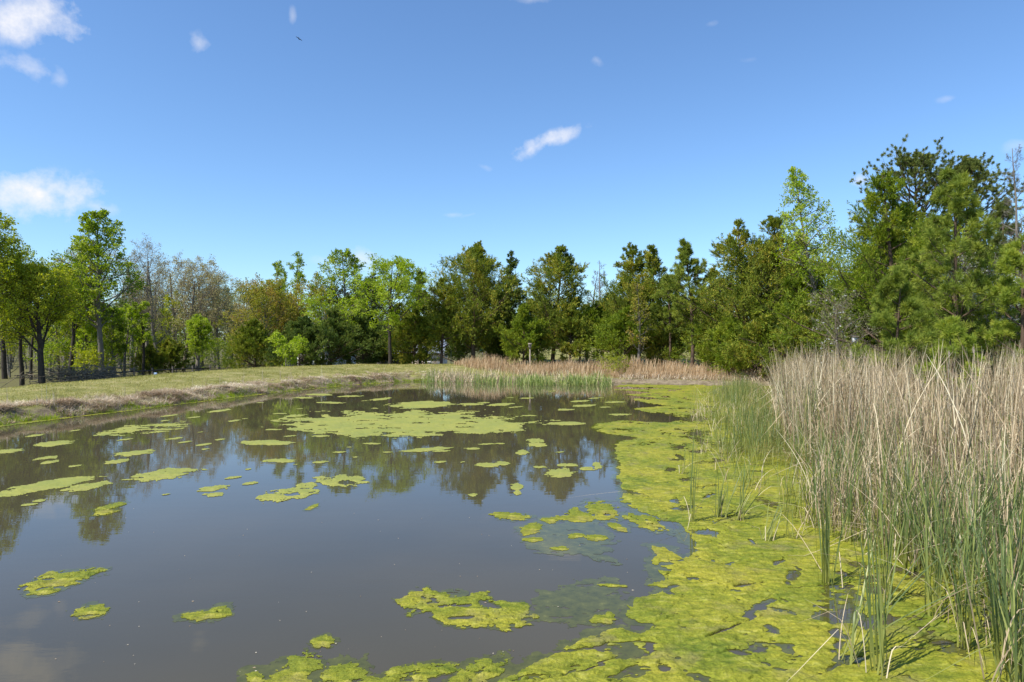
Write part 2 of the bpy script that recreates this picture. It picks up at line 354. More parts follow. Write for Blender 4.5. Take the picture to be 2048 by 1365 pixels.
# ------------------------------------------------------------------ algae
ZI = [0]
def algae(name, field, box, label=None, cat=None, group=None, kind=None, mat='algae', h=.022, step=1.5, z0=.004, rim=0.):
    """field(X,Y,px,py) > 0 inside; box = px bounds of the stretch of water it floats on"""
    x0, x1, y0, y1 = box; ZI[0] += 1; zi = ZI[0]*2.5e-5; z0 = z0+zi
    us = np.arange(x0, x1, step); vs = np.arange(max(y0, 764), y1, step*.8 if y0 > 900 else step*.5)
    U, Vv = np.meshgrid(us, vs); Yw = F*CAMH/(Vv-HOR); Xw = (U-1024)/F*Yw
    f = field(Xw, Yw, U, Vv)
    idx = np.arange(f.size).reshape(f.shape)
    fm = (f[:-1, :-1]+f[:-1, 1:]+f[1:, 1:]+f[1:, :-1])/4 > 0
    Q = np.stack([idx[1:, :-1], idx[1:, 1:], idx[:-1, 1:], idx[:-1, :-1]], -1)[fm]
    if len(Q) == 0: print('EMPTY', name, label); return None
    fade = sstep(-.01, .10, f)
    Z = z0+h*fade*(.30+.8*fbm(Xw*7, Yw*7, 5, 33, .7)+.6*np.abs(fbm(Xw*2.2, Yw*2.2, 3, 71)))
    Z = np.maximum(Z, z0)
    used, inv = np.unique(Q, return_inverse=True); Q = inv.reshape(Q.shape)
    Vt = np.stack([Xw, Yw, Z], -1).reshape(-1, 3)[used]
    if kind is None or True:
        c = Vt.mean(0); c[2] = 0; Vt = Vt-c
    o = link(name, mesh_from(name, Vt, Q, mat, None, True), None, c); tag(o, label, cat, group, kind)
    if rim:      # half sunk strands round the floating part
        f2 = f+rim*(.55+1.3*fbm(Xw*3.1, Yw*3.1, 5, 12, .7)); fm = (f2[:-1, :-1]+f2[:-1, 1:]+f2[1:, 1:]+f2[1:, :-1])/4 > 0
        Q = np.stack([idx[1:, :-1], idx[1:, 1:], idx[:-1, 1:], idx[:-1, :-1]], -1)[fm]; used, inv = np.unique(Q, return_inverse=True); Q = inv.reshape(Q.shape)
        Vt = np.stack([Xw, Yw, 0*Xw+.0012+zi*.5], -1).reshape(-1, 3)[used]-c; link('sunken_rim', mesh_from('rim', Vt, Q, 'submerged', None, True), o)
    return o
MATPX = [(1240,769),(1380,771),(1520,772),(2300,772),(2700,1000),(2700,2200),(900,2200),(940,1400),(997,1364),(1037,1342),(1082,1318),(1119,1300),(1168,1281),(1204,1260),(1245,1256),(1280,1264),
         (1307,1250),(1271,1249),(1256,1233),(1259,1212),(1277,1192),(1326,1187),(1336,1176),(1298,1171),(1330,1160),(1313,1145),(1307,1123),(1316,1108),(1301,1091),(1330,1096),(1365,1118),
         (1399,1102),(1384,1076),(1356,1046),(1326,1040),(1280,1022),(1243,1003),(1240,975),(1236,940),(1228,905),(1238,884),(1275,876),(1215,868),(1186,857),(1200,846),(1250,842),(1330,846),
         (1380,838),(1300,826),(1260,818),(1330,812),(1280,804),(1260,797),(1340,800),(1245,790),(1300,785),(1225,780),(1340,777),(1230,774)]
MATW = [ground(*p) for p in MATPX]
HOLES = [(1520,1215,36,9,-28),(1585,1152,16,9,-40),(1555,1127,14,4,-20),(1490,1172,20,3,-10),(1415,1065,28,6,10),(1330,1338,12,7,0),(1450,1262,40,2.5,-22),(1680,1290,17,9,-35),(1668,1335,22,6,-25),
         (1753,1245,32,11,-5),(1550,1265,18,8,20),(1525,1300,14,5,-10),(1478,1307,20,4,10),(1890,1288,26,6,0),(1385,838,30,7,0),(1395,868,26,6,0),(1360,915,14,4,30),(1350,1003,12,4,0),(1420,992,18,3,-20),
         (1375,960,13,4,0),(1340,940,12,3,0),(1440,890,18,5,0),(1310,830,40,4,0),(1358,895,16,5,0),(1340,1188,16,4,20),(1335,1178,18,4,-15),(1388,1158,10,2.5,0),(1505,1085,10,3,40)]
def ell(U, V, e):
    a, b, rx, ry, tl = e; c, s = math.cos(R(tl)), math.sin(R(tl)); dx, dy = U-a, V-b
    return np.sqrt(((dx*c+dy*s)/rx)**2+((-dx*s+dy*c)/ry)**2)
def mat_field(X, Y, U, V):
    f = sdf(MATW, X, Y); sc = np.clip(Y*.045, .25, 1.2)
    f = f+sc*(.30*fbm(X*2.6/np.maximum(sc, .4), Y*2.6, 5, 3, .68)-.02)
    for e in HOLES:
        r = ell(U, V, e); rr = (r-1)*.25+.30*fbm(X*7, Y*7, 4, 55, .65)
        f = np.minimum(f, np.where(r < 4, rr, 9))
    n = fbm(X*1.6, Y*1.6, 5, 90, .68); reg = fbm(X*.45, Y*.45, 2, 8)
    f = np.minimum(f, (.34+.20*reg-n)*.6)
    rd = np.abs(fbm(X*1.1+Y*.7, Y*2.4-X*.9, 5, 61, .6)); f = np.minimum(f, (rd-.012-.16*np.clip(fbm(X*.9, Y*.9, 3, 19)-.08, 0, 1))*1.2+.02*(fbm(X*9, Y*9, 2, 4)+.6))
    return f
algae('algae_mat', mat_field, (930, 2090, 770, 1430), 'vast yellow green algae mat filling the right side of the pond around the cattails', 'algae mat', h=.03, step=1.25, rim=.16)

def patch_field(es, hole=None, dens=.0, seed=1, rag=1.0):
    def fn(X, Y, U, V):
        g = np.full(X.shape, -9.); m = Y/F
        for e in es: g = np.maximum(g, 1-ell(U, V, e))
        e0 = es[0]; rx = min(4, max(.12, e0[2]*CAMH/(e0[1]-HOR))); k = 1/min(.6, max(.09, rx*.38))
        c, q = math.cos(R(e0[4]*2.)), math.sin(R(e0[4]*2.)); Xr, Yr = X*c-Y*q, X*q+Y*c
        g = g+rag*(.75*fbm(Xr*k, Yr*k, 5, seed, .68)+.10*fbm(X*14, Y*14, 3, seed+3, .7))
        if dens > 0: g = np.minimum(g, (fbm(Xr*k*.8, Yr*k*1.6, 5, seed+9, .68)+.36-dens)*1.3)
        f = g*rx*.6
        if hole:
            for e in hole: r = ell(U, V, e); f = np.minimum(f, (r-1)*.12+.22*fbm(X*7, Y*7, 5, seed+5, .7))
        return f
    return fn
PATCHES = [
 ([(810,848,225,24,0),(950,850,100,18,3),(680,856,100,13,-3)], None, .05, 'long algae raft, the biggest of the floating ones, in mid pond'),
 ([(848,811,62,7,0)], None, 0, 'narrow algae strip floating just behind the long mid pond raft'),
 ([(305,857,78,10,-4),(230,866,40,5,-4)], None, .22, 'broken speckled algae raft near the left bank under the bare oaks reflection'),
 ([(95,972,112,9,-10)], None, 0, 'long algae streak reaching in from the left edge of the photo'),
 ([(172,974,42,7,-9)], None, 0, 'spindle shaped algae patch right of the left edge streak'),
 ([(325,950,72,9,-7)], None, .08, 'long lumpy algae patch pointing at the end of the oak reflections'),
 ([(268,907,46,4.5,-6)], None, 0, 'thin algae streak above a shorter one in the oak reflections'),
 ([(236,923,26,4,-8)], None, 0, 'short algae streak just below a longer thin one in the oak reflections'),
 ([(112,888,42,5,-6)], None, 0, 'algae streak below the grassy bank in the left trees reflection'),
 ([(18,903,28,3.5,-4)], None, 0, 'thin algae sliver at the left edge above the long streak'),
 ([(96,916,28,3,-8)], None, 0, 'faint thin algae sliver left of the trunk reflections'),
 ([(535,886,56,5,0)], None, 0, 'flat algae strip below the gap between oak and green tree reflections'),
 ([(222,1014,38,5,-14),(212,1026,26,4,-10)], None, 0, 'double algae streak at the tip of the conical tree reflection'),
 ([(424,978,32,5,-8)], None, 0, 'thin algae streak with a smaller one directly under it'),
 ([(428,990,18,4,-4)], None, 0, 'small algae streak directly under a thin longer one'),
 ([(575,990,62,12,-9),(615,972,22,6,0)], [(585,990,14,3,0)], .06, 'lobed algae patch below the drooping green tree reflection, left one of two neighbours'),
 ([(685,963,50,11,2)], [(690,966,14,3,0)], .06, 'ringed algae patch with holes, right one of two neighbours in mid pond'),
 ([(562,922,36,4,0)], None, 0, 'thin algae strip above the lobed mid pond patch'),
 ([(625,1015,14,3.5,-20)], None, 0, 'tiny tilted algae flake below the lobed mid pond patch'),
 ([(125,1158,78,14,-10),(185,1146,40,6,-14)], None, .10, 'fibrous algae patch in the open dark water at lower left, larger of the pair'),
 ([(88,1184,34,6,-9)], None, 0, 'small fibrous algae strip just under the larger lower left patch'),
 ([(180,1223,34,12,-9)], None, .05, 'oval fibrous algae patch alone in dark water near the lower left corner'),
 ([(395,1233,32,9,-6),(440,1226,24,13,-15)], [(437,1226,5,3,0)], 0, 'bow tie shaped algae patch with a small hole in open water'),
 ([(645,1286,26,10,-5),(655,1278,10,8,0)], None, 0, 'small horned algae patch above the bright bottom edge clumps'),
 ([(605,1335,36,26,-30),(580,1360,40,22,0)], None, 0, 'bright algae clump at the bottom edge, left of the twin gap'),
 ([(508,1354,20,12,0)], None, 0, 'leftmost small algae clump on the bottom edge'),
 ([(690,1345,42,24,-10),(700,1375,60,20,0)], None, .04, 'lumpy algae clump at the bottom edge between two bright ones'),
 ([(835,1345,80,17,-6),(800,1365,60,18,0)], None, .05, 'broad algae clump at the bottom edge left of the great mat'),
 ([(965,1345,50,22,-25),(930,1362,40,14,0)], None, .08, 'ragged algae clump touching the corner of the great mat'),
 ([(940,1218,116,31,4)], [(900,1213,42,4,-3),(975,1212,20,6,10),(930,1236,28,3,-5)], 0, 'bright ring shaped algae patch with slots of open water in the near pond'),
 ([(1020,1033,36,8,3)], None, 0, 'small algae patch alone left of the sunken ring of patches'),
 ([(1062,1059,24,10,-15)], None, 0, 'leftmost algae patch on the rim of the upper sunken mass'),
 ([(1067,1080,22,5,0)], None, 0, 'small flat algae patch under the leftmost rim patch'),
 ([(1155,1036,40,9,0),(1150,1026,12,9,0)], None, 0, 'humped algae patch on the upper rim of the sunken mass'),
 ([(1098,1041,18,6,0)], None, 0, 'small algae patch between the humped and the leftmost rim patches'),
 ([(1207,1023,36,17,18)], [(1215,1030,8,2,0)], .03, 'crinkled oval algae patch just off the great mat above the sunken mass'),
 ([(1233,1054,20,6,22)], None, 0, 'slanting algae patch on the right rim of the sunken mass'),
 ([(1150,1072,17,5,0)], None, 0, 'small algae patch floating over the middle of the sunken mass'),
 ([(1190,1076,20,6,0)], None, .04, 'small frayed algae patch at the lower right of the sunken mass'),
 ([(1122,1098,18,4,0)], None, .04, 'thin algae flecks on the bottom rim of the sunken mass'),
 ([(1290,1045,40,13,18)], None, .03, 'slanted algae patch in the inlet cut into the great mat'),
 ([(1225,1172,26,3,3)], None, 0, 'thin bright algae bar above the lower sunken mass'),
 ([(1203,1240,24,8,0),(1220,1232,8,9,0)], None, 0, 'hooked algae patch between the lower sunken mass and the great mat'),
 ([(1120,947,28,9,2)], None, 0, 'wide algae patch in front of the second tall cedar reflection'),
 ([(1072,882,17,4,0),(1074,890,18,5,0)], None, 0, 'double algae patch amid the reflections right of mid pond'),
 ([(1046,906,13,5,0)], None, 0, 'small algae patch just below the double one'),
 ([(975,931,28,4.5,0),(1002,928,14,4.5,0)], None, 0, 'winged algae patch in the large cedar reflection'),
 ([(1032,975,12,7,0),(1036,987,8,4,0)], None, 0, 'egg shaped algae patch with crumbs beside the cedar reflection tip'),
 ([(945,991,9,3,0)], None, 0, 'tiny algae flake at the tip of the large cedar reflection'),
 ([(1180,938,18,4,0),(1195,932,10,6,20)], None, .05, 'crooked thin algae patch beside the great mat below mid pond'),
 ([(1136,848,34,3.5,0)], None, 0, 'thin algae strip between the long raft and the great mat'),
 ([(855,900,50,3.5,-5)], None, 0, 'long thin algae streak below the long mid pond raft'),
 ([(1137,931,22,3,0)], None, 0, 'thin algae strip just above the wide patch in the cedar reflection'),
]
def pbox(es, m=1.55):
    return (min(e[0]-e[2]*m for e in es)-4, max(e[0]+e[2]*m for e in es)+4, min(e[1]-(e[3]+abs(math.sin(R(e[4])))*e[2])*m for e in es)-5, max(e[1]+(e[3]+abs(math.sin(R(e[4])))*e[2])*m for e in es)+5)
for i, (es, ho, de, lb) in enumerate(PATCHES):
    far = min(e[1] for e in es) < 1010
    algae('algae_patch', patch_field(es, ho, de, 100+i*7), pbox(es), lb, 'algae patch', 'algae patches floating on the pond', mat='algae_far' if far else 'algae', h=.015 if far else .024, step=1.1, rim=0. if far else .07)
rr = random.Random(5)
smalls = [(605,796),(640,790),(520,806),(470,842),(490,838),(560,828),(600,818),(620,850),(545,860),(400,865),(408,890),(410,899),(348,878),(940,809),(968,806),(1000,810),(1030,815),(1105,783),(1020,796),(1055,797),
          (890,826),(920,823),(760,799),(700,793),(730,802),(660,806),(980,842),(1015,838),(1090,850),(1060,832),(700,895),(745,888),(680,905),(590,930),(640,925),(710,915),(775,905),(882,903),(925,925),(880,925),(945,898),(975,889),
          (1120,905),(1130,820),(1170,812),(1160,803),(1190,797),(100,925),(150,933),(330,990),(497,939),(467,956),(500,967),(80,1002),(60,1010),(370,885),(440,880),(250,880),(70,872),(150,862),(330,842),(390,835),(440,822),(340,832),
          (1080,935),(1000,888),(850,858),(580,873),(640,873),(1240,830),(1210,815),(1230,805),(740,870),(790,878)]
fl = []
def flake_label(e, nr):
    x, y = e[0], e[1]
    if nr: return 'loose algae flake in the oak and left tree reflections' if x < 500 else ('loose algae flake just below the long mid pond raft' if x < 850 else 'loose algae flake between the cedar reflections and the great mat')
    return 'thin algae flake scattered left of the long mid pond raft' if x < 600 else ('thin algae flake scattered behind the long mid pond raft' if x < 950 else 'thin algae flake right of the long raft towards the far belt of cattails')
for i, (px, py) in enumerate(smalls):
    w = rr.uniform(7, 24)*(.8 if py > 830 else 1.15); fl.append([(px, py, w, w*rr.uniform(.075, .12)*(.7+(py-780)/250), rr.uniform(-6, 2) if px > 500 else -7)])
for i, es in enumerate(fl):
    nr = es[0][1] > 870
    algae('algae_flake', patch_field(es, None, 0, 900+i*3), pbox(es), flake_label(es[0], nr),
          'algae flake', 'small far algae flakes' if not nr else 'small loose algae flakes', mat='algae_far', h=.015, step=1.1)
# shoreline ribbon of scum
def shore_field(X, Y, U, V):
    s = sdf(POND, X, Y); return .18-np.abs(s-.12)+.22*fbm(X*.8, Y*.8, 3, 44)+.08*fbm(X*5, Y*5, 3, 45)
tag(algae('shore_algae', shore_field, (-60, 1420, 764, 866), mat='algae', h=.02, step=1.6), 'yellow green algae ribbon hugging the foot of the far and left banks', 'algae', kind='stuff')
# sunken algae
for iz, (es, lb) in enumerate((([(1150,1210,96,44,-4),(1190,1180,50,26,-20)], 'dull olive algae mass sunk under the surface beside the ring shaped patch'),
               ([(1150,1070,92,36,8),(1125,1095,70,18,0)], 'dull green sunken algae mass ringed by small floating patches'),
               ([(1205,1118,38,8,14),(1192,1105,14,9,0)], 'small dark sunken algae strip below the ringed sunken mass'),
               ([(905,1190,34,12,0)], 'dark sunken algae tuft behind the ring shaped patch'))):
    algae('sunken_algae', patch_field(es, None, .04, len(lb), .6), pbox(es), lb, 'sunken algae', mat='submerged', h=0, z0=-.0016+.0006*iz)
rng = np.random.default_rng(3)
n = 110; px = rng.uniform(0, 1300, n); py = 800+560*rng.random(n)**.8; Y = F*CAMH/(py-HOR); X = (px-1024)/F*Y
C = np.stack([X, Y, np.full(n, .004)], 1); a = rng.uniform(0, 6.28, n); s = rng.uniform(.003, .010, n)
V = np.stack([C+np.stack([np.cos(a+k*1.57)*s*(1.6 if k % 2 else .8), np.sin(a+k*1.57)*s, 0*a], 1) for k in range(4)], 1).reshape(-1, 3)
tag(link('floating_debris', mesh_from('debris', V, np.arange(n*4).reshape(-1, 4), 'drygrass', {'v': np.repeat(rng.random(n), 4)})), 'tiny pale specks of debris sprinkled over the open water', 'debris', kind='stuff')

# bright tufty clumps standing on the big mat (bubbles of algae) come with the mat itself

# ------------------------------------------------------------------ blades
def blades(B, H, rng, width, lean=.12, bend=.15, K=6, broken=0., v=None, az=None, azs=None, tipw=.15, widthpow=.7):
    """B (N,3) base; returns V,F,a"""
    N = len(B); t = np.linspace(0, 1, K)[None, :]; H = np.broadcast_to(H, N)
    a = rng.uniform(0, 2*np.pi, N) if az is None else (az+rng.normal(size=N)*(azs or .4))
    ln = np.abs(rng.normal(size=N))*lean; bd = np.abs(rng.normal(size=N))*bend
    off = H[:, None]*(ln[:, None]*t+bd[:, None]*t**2.2); z = H[:, None]*(t-.35*(bd[:, None]+ln[:, None]*.6)*t**2)
    br = rng.random(N) < broken; tb = rng.uniform(.35, .85, N)[:, None]; over = np.maximum(t-tb, 0)*br[:, None]
    dn = rng.uniform(.4, 1.9, N)[:, None]
    z = z-over*H[:, None]*dn; off = off+over*H[:, None]*rng.uniform(.2, .9, N)[:, None]
    z = np.maximum(z, .01)
    P = np.stack([B[:, :1]+np.cos(a)[:, None]*off, B[:, 1:2]+np.sin(a)[:, None]*off, B[:, 2:3]+z], -1)
    f = a+rng.normal(size=N)*.5+np.pi/2; S = np.stack([np.cos(f), np.sin(f), 0*f], 1)
    W = np.broadcast_to(width, N)[:, None]*(tipw+(1-tipw)*(1-t**2.2)**widthpow)
    return ribbons(P, W, S, rng.random(N) if v is None else v)
def scatter_poly(poly, n, rng, clump=0., seed=0):
    P = np.array(poly); lo, hi = P.min(0), P.max(0); out = []; c = 0
    while c < n:
        q = rng.uniform(lo, hi, (n*2, 2)); ok = sdf(poly, q[:, 0], q[:, 1]) > 0
        if clump: ok &= rng.random(len(q)) < np.clip(.5+clump*fbm(q[:, 0]*.8, q[:, 1]*.8, 3, seed), 0, 1)
        q = q[ok]; out.append(q); c += len(q)
    return np.concatenate(out)[:n]
def clumped(centres, k, r, rng):
    c = np.repeat(centres, k, 0); return c+rng.normal(size=c.shape)*r
def stuff(name, geo, mat, label, cat='plants'):
    V, Fc, a = geo; return tag(link(name, mesh_from(name, V, Fc, mat, {'v': a})), label, cat, kind='stuff')
def z0(q, z=0.): return np.concatenate([q, np.full((len(q), 1), z)], 1)
def zt(q):
    z, _ = terrain(q[:, 0], q[:, 1]); return np.concatenate([q, z[:, None]-.02], 1)

rng = np.random.default_rng(11)
STAND = [ground(1548, 835), ground(1565, 868), ground(1582, 905), ground(1610, 935), ground(1690, 960), ground(1790, 1010), ground(1900, 1060), ground(2080, 1110), ground(2300, 1130), (20, 14), (28, 26), (24, 36), (17, 38), (14.2, 36), (12.0, 31)]
front = [p for p in STAND]
sd_ = lambda q: sdf(STAND, q[:, 0], q[:, 1])
# dense dead stand: density falls with depth as only its front shows
def coherent(q, sc, seed): return 6.28*2*fbm(q[:, 0]*sc, q[:, 1]*sc, 2, seed)
def deadv(q, rng): return np.clip(.46+.6*fbm(q[:, 0]*1.3, q[:, 1]*1.3, 3, 14)+.27*rng.normal(size=len(q)), 0, 1)
c = scatter_poly(STAND, 1900, rng, 1.6, 3); q = clumped(c, 6, .10, rng)
Hh = rng.uniform(1.2, 2.72, len(q))*(.75+.25*sstep(-.2, 1.5, sd_(q))); Hh *= 1+.18*fbm(q[:, 0]*.5, q[:, 1]*.5, 3, 4)
stuff('dead_cattail_stand', blades(z0(q), Hh, rng, rng.uniform(.009, .021, len(q)), .12, .12, 7, .26, deadv(q, rng), az=coherent(q, .5, 6), azs=1.3), 'dead', 'dense stand of grey tan dead cattails filling the right side of the pond', 'cattails')
cfront = scatter_poly(STAND, 6000, rng, 1.0, 31); cfront = cfront[(sd_(cfront) < 2.6)][:1000]; q = clumped(cfront, 5, .09, rng)
stuff('dead_cattail_fringe', blades(z0(q), rng.uniform(.8, 2.5, len(q))*(1+.3*fbm(q[:, 0]*.7, q[:, 1]*.7, 2, 41)), rng, rng.uniform(.008, .023, len(q)), .2, .17, 9, .45, deadv(q, rng), az=coherent(q, .7, 7), azs=1.2), 'dead', 'looser edge of pale dead cattails facing the open water', 'cattails')
# taller emergent stalks
q = scatter_poly(STAND, 420, rng, 1.2, 77); stuff('tall_dead_cattail_blades', blades(z0(q), rng.uniform(2.2, 2.8, len(q)), rng, rng.uniform(.012, .022, len(q)), .10, .16, 10, .15, rng.uniform(.5, 1, len(q))), 'dead', 'tallest pale cattail blades sticking out over the dead stand', 'cattails')
# fallen litter
Lp = [ground(1560, 890), ground(1600, 940), ground(1700, 975), ground(1850, 1055), ground(2080, 1120), (14, 9), (16, 16), (12, 24), (10, 26)]
q = scatter_poly(Lp, 5200, rng); N = len(q); a = rng.uniform(0, 6.28, N); L = rng.uniform(.3, 1.3, N); K = 4; t = np.linspace(0, 1, K)[None]
inc = np.abs(rng.normal(size=N))*.22
P = np.stack([q[:, :1]+np.cos(a)[:, None]*L[:, None]*t, q[:, 1:]+np.sin(a)[:, None]*L[:, None]*t, .03+rng.uniform(0, .22, N)[:, None]+L[:, None]*inc[:, None]*t+.06*np.sin(t*6+a[:, None])], -1)
stuff('fallen_cattail_litter', ribbons(P, np.full((N, K), .014)*rng.uniform(.6, 1.4, (N, 1)), np.stack([-np.sin(a), np.cos(a), .5+0*a], 1), np.clip(.6+.3*rng.normal(size=N), 0, 1)), 'dead', 'tangle of fallen pale cattail leaves lying among the stems', 'cattails')
# green growth through the stand
c = scatter_poly(STAND, 6000, rng, 1.2, 8); c = c[rng.random(len(c)) < np.clip(1.1-sd_(c)*.28, .16, 1)][:1900]; q = clumped(c, 4, .07, rng)
stuff('green_cattails_in_stand', blades(z0(q), rng.uniform(.7, 1.75, len(q)), rng, rng.uniform(.009, .016, len(q)), .12, .07, 6, .04, rng.random(len(q))**1.3*.9), 'reed', 'green new cattail leaves growing up through the dead stand', 'cattails')
FR = [ground(1380, 790), ground(1500, 775), ground(1560, 790), ground(1600, 900), ground(1720, 960), ground(1850, 1020), ground(2080, 1090), ground(2080, 1230), ground(1900, 1170), ground(1790, 1130), ground(1650, 1085), ground(1570, 1030), ground(1500, 990), ground(1400, 945), ground(1385, 850)]
c = scatter_poly(FR, 2700, rng, 2.2, 12); pxc = 1024+F*c[:, 0]/c[:, 1]; c = c[rng.random(len(c)) < np.clip((pxc-1385+45*fbm(c[:, 0], c[:, 1], 2, 5))/150, .05, 1)][:1850]; q = clumped(c, 5, .06, rng)
dd = sdf(FR, q[:, 0], q[:, 1])
stuff('green_cattail_fringe', blades(z0(q), rng.uniform(.3, 1.3, len(q))*(.45+.6*sstep(-.1, 2.6, dd))*(1+.35*fbm(q[:, 0]*.8, q[:, 1]*.8, 2, 50)), rng, rng.uniform(.007, .014, len(q)), .17, .12, 6, .08, rng.random(len(q))), 'reed', 'green cattail shoots growing from the algae in front of the dead stand', 'cattails')
c = scatter_poly(FR, 300, rng, 1.0, 52); q = clumped(c, 3, .08, rng)
stuff('straw_blades_in_fringe', blades(z0(q), rng.uniform(.2, .9, len(q)), rng, rng.uniform(.006, .012, len(q)), .4, .4, 7, .5, rng.uniform(.3, 1, len(q))), 'dead', 'straw coloured bent blades among the green shoots of the fringe', 'cattails')
MR = [ground(1585, 960), ground(1700, 985), ground(1900, 1060), ground(2090, 1120), ground(2090, 1250), ground(1900, 1170), ground(1760, 1125), ground(1640, 1060)]
c = scatter_poly(MR, 170, rng, 1.0, 62); q = clumped(c, 5, .09, rng)
stuff('dead_cattails_among_green', blades(z0(q), rng.uniform(.3, 1.7, len(q)), rng, rng.uniform(.007, .015, len(q)), .22, .2, 10, .4, rng.uniform(.1, 1, len(q))), 'dead', 'bent tan cattail leaves mixed with the tall green ones at right', 'cattails')
c = scatter_poly(MR, 112, rng, 1.2, 61); q = clumped(c, 7, .05, rng)
stuff('middle_green_cattails', blades(z0(q), rng.uniform(.6, 1.45, len(q)), rng, rng.uniform(.009, .016, len(q)), .14, .08, 8, .06, rng.random(len(q))*.9), 'reed', 'taller green cattail leaves between the fringe and the lower right corner', 'cattails')
# near right corner growth
NR = [ground(1800, 1080), ground(2100, 1090), ground(2300, 1500), ground(2030, 1500), ground(1960, 1330), ground(1880, 1230), ground(1820, 1150)]
c = scatter_poly(NR, 100, rng); q = clumped(c, 6, .045, rng)
stuff('near_green_cattails', blades(z0(q), rng.uniform(.5, 1.5, len(q)), rng, rng.uniform(.010, .018, len(q)), .2, .13, 10, .12, rng.random(len(q))*.85), 'reed', 'green cattail leaves crowding the lower right corner', 'cattails')
c = scatter_poly(NR, 60, rng); q = clumped(c, 3, .08, rng)
stuff('near_dead_blades', blades(z0(q), rng.uniform(.4, 1.2, len(q)), rng, rng.uniform(.006, .011, len(q)), .35, .5, 12, .4, rng.uniform(.2, .85, len(q))), 'dead', 'bent straw coloured blades among the green leaves in the lower right corner', 'cattails')
# far cattail belt
FB = [ground(838, 764.5), ground(1000, 764), ground(1225, 767), ground(1222, 774), ground(1000, 772), ground(870, 770)]
FB = [FB[0], (ground(838, 764.5)[0], 47.6), (6.6, 46.2), FB[2], FB[3], FB[4], FB[5]]
c = scatter_poly(FB, 430, rng, 3.0, 5); q = clumped(c, 6, .09, rng); stuff('far_cattail_belt', blades(z0(q), rng.uniform(.2, .74, len(q))*(1+.8*fbm(q[:, 0]*.9, q[:, 1]*.9, 3, 9)), rng, rng.uniform(.018, .04, len(q)), .24, .16, 5, .08, rng.random(len(q))), 'reed_pale', 'belt of short green cattails along the far shore', 'cattails')
q = scatter_poly([(-5.6, 44.8), (6.2, 44.8), (6.0, 46.6), (-5.6, 47.4)], 1500, rng, 1.4, 15)
wgt = rng.random(len(q)) < np.where(q[:, 0] < -1, 1, .45); q = q[wgt]
stuff('far_dead_cattails', blades(z0(q), rng.uniform(.4, 1.15, len(q)), rng, rng.uniform(.02, .034, len(q)), .22, .22, 5, .3, rng.uniform(.55, 1, len(q))), 'dead', 'whitish dead cattails mixed in the far shore belt', 'cattails')
# broomsedge
SG = [(-3.6, 50.5), (1, 48.5), (6, 46.8), (9, 44.6), (14, 42.8), (18, 41.8), (25, 39.5), (27, 42), (20, 47), (12, 50.5), (6, 53), (0, 54), (-5, 54)]
q = scatter_poly(SG, 1700, rng, .5, 9); q = clumped(q, 9, .12, rng)
B = zt(q); B[:, 2] = np.maximum(B[:, 2], 0)
stuff('broomsedge_meadow', blades(B, rng.uniform(.55, 1.3, len(q))*(.45+.55*sstep(-.5, 2.5, sdf(SG, q[:, 0], q[:, 1])))*(1+.5*fbm(q[:, 0]*.7, q[:, 1]*.7, 3, 66)), rng, rng.uniform(.014, .03, len(q)), .14, .12, 4, .03, np.clip(.5+.25*rng.normal(size=len(q)), 0, 1), az=.2, azs=1.2, tipw=.5), 'sedge', 'orange tan broomsedge meadow behind the far shore', 'grass')
q = scatter_poly([(7, 44.8), (12, 42.7), (18, 41.4), (26, 37.6), (27, 39.5), (19, 43), (13, 44.4), (8, 46.4)], 500, rng); q = clumped(q, 10, .10, rng); B = zt(q); B[:, 2] = np.maximum(B[:, 2], 0)
stuff('matted_dry_grass', blades(B, rng.uniform(.2, .5, len(q)), rng, rng.uniform(.015, .03, len(q)), .5, .4, 4, .2), 'drygrass', 'grey matted dry grass at the foot of the orange sedge', 'grass')
# bank: turf and dry fringe
def bank_pts(n, smin, smax, rng, xmax=-2.0):
    out = []; c = 0
    while c < n:
        q = rng.uniform((-30, 12), (xmax, 62), (n*3, 2)); s = -sdf(POND, q[:, 0], q[:, 1]); q = q[(s > smin) & (s < smax)]; out.append(q); c += len(q)
    return np.concatenate(out)[:n]
q = bank_pts(110000, .7, 9.5, rng, 0); stuff('bank_turf', blades(zt(q), rng.uniform(.03, .11, len(q))*(1+.7*fbm(q[:, 0]*1.4, q[:, 1]*1.4, 3, 6)), rng, rng.uniform(.01, .022, len(q)), .5, .3, 3, 0, np.clip(.5+.4*fbm(q[:, 0]*.6, q[:, 1]*.6, 3, 2)+.25*rng.normal(size=len(q)), 0, 1)), 'turf', 'short sparse turf on the top of the left bank', 'grass')
c = bank_pts(6000, .05, 1.5, rng); c = c[fbm(c[:, 0]*.9, c[:, 1]*.9, 4, 88, .65) > -.05][:1700]; c = np.concatenate([c, bank_pts(350, .9, 2.6, rng)]); k = 34; q = clumped(c, k, .07, rng)
tuftv = np.repeat(np.clip(.5+.8*fbm(c[:, 0]*1.1, c[:, 1]*1.1, 3, 99)+.25*rng.normal(size=len(c)), 0, 1), k)
stuff('bank_dry_grass', blades(zt(q), np.repeat(rng.uniform(.10, .36, len(c))*(1-.45*sstep(20, 46, c[:, 1])), k)*rng.uniform(.6, 1.1, len(q)), rng, rng.uniform(.008, .018, len(q)), .8, .8, 5, .1, np.clip(tuftv*.8+.15+.15*rng.normal(size=len(q)), 0, 1)), 'drygrass', 'shaggy grey tan dead grass hanging over the edge of the left bank', 'grass')
c = bank_pts(420, -.15, .55, rng); q = clumped(c, 24, .10, rng)
stuff('bank_green_tufts', blades(np.maximum(zt(q), np.array([[-99, -99, 0]])), rng.uniform(.08, .22, len(q)), rng, rng.uniform(.007, .014, len(q)), .4, .3, 4), 'leafgrass' if 'leafgrass' in M else 'leaf_green', 'small fresh green tufts at the foot of the left bank', 'grass')
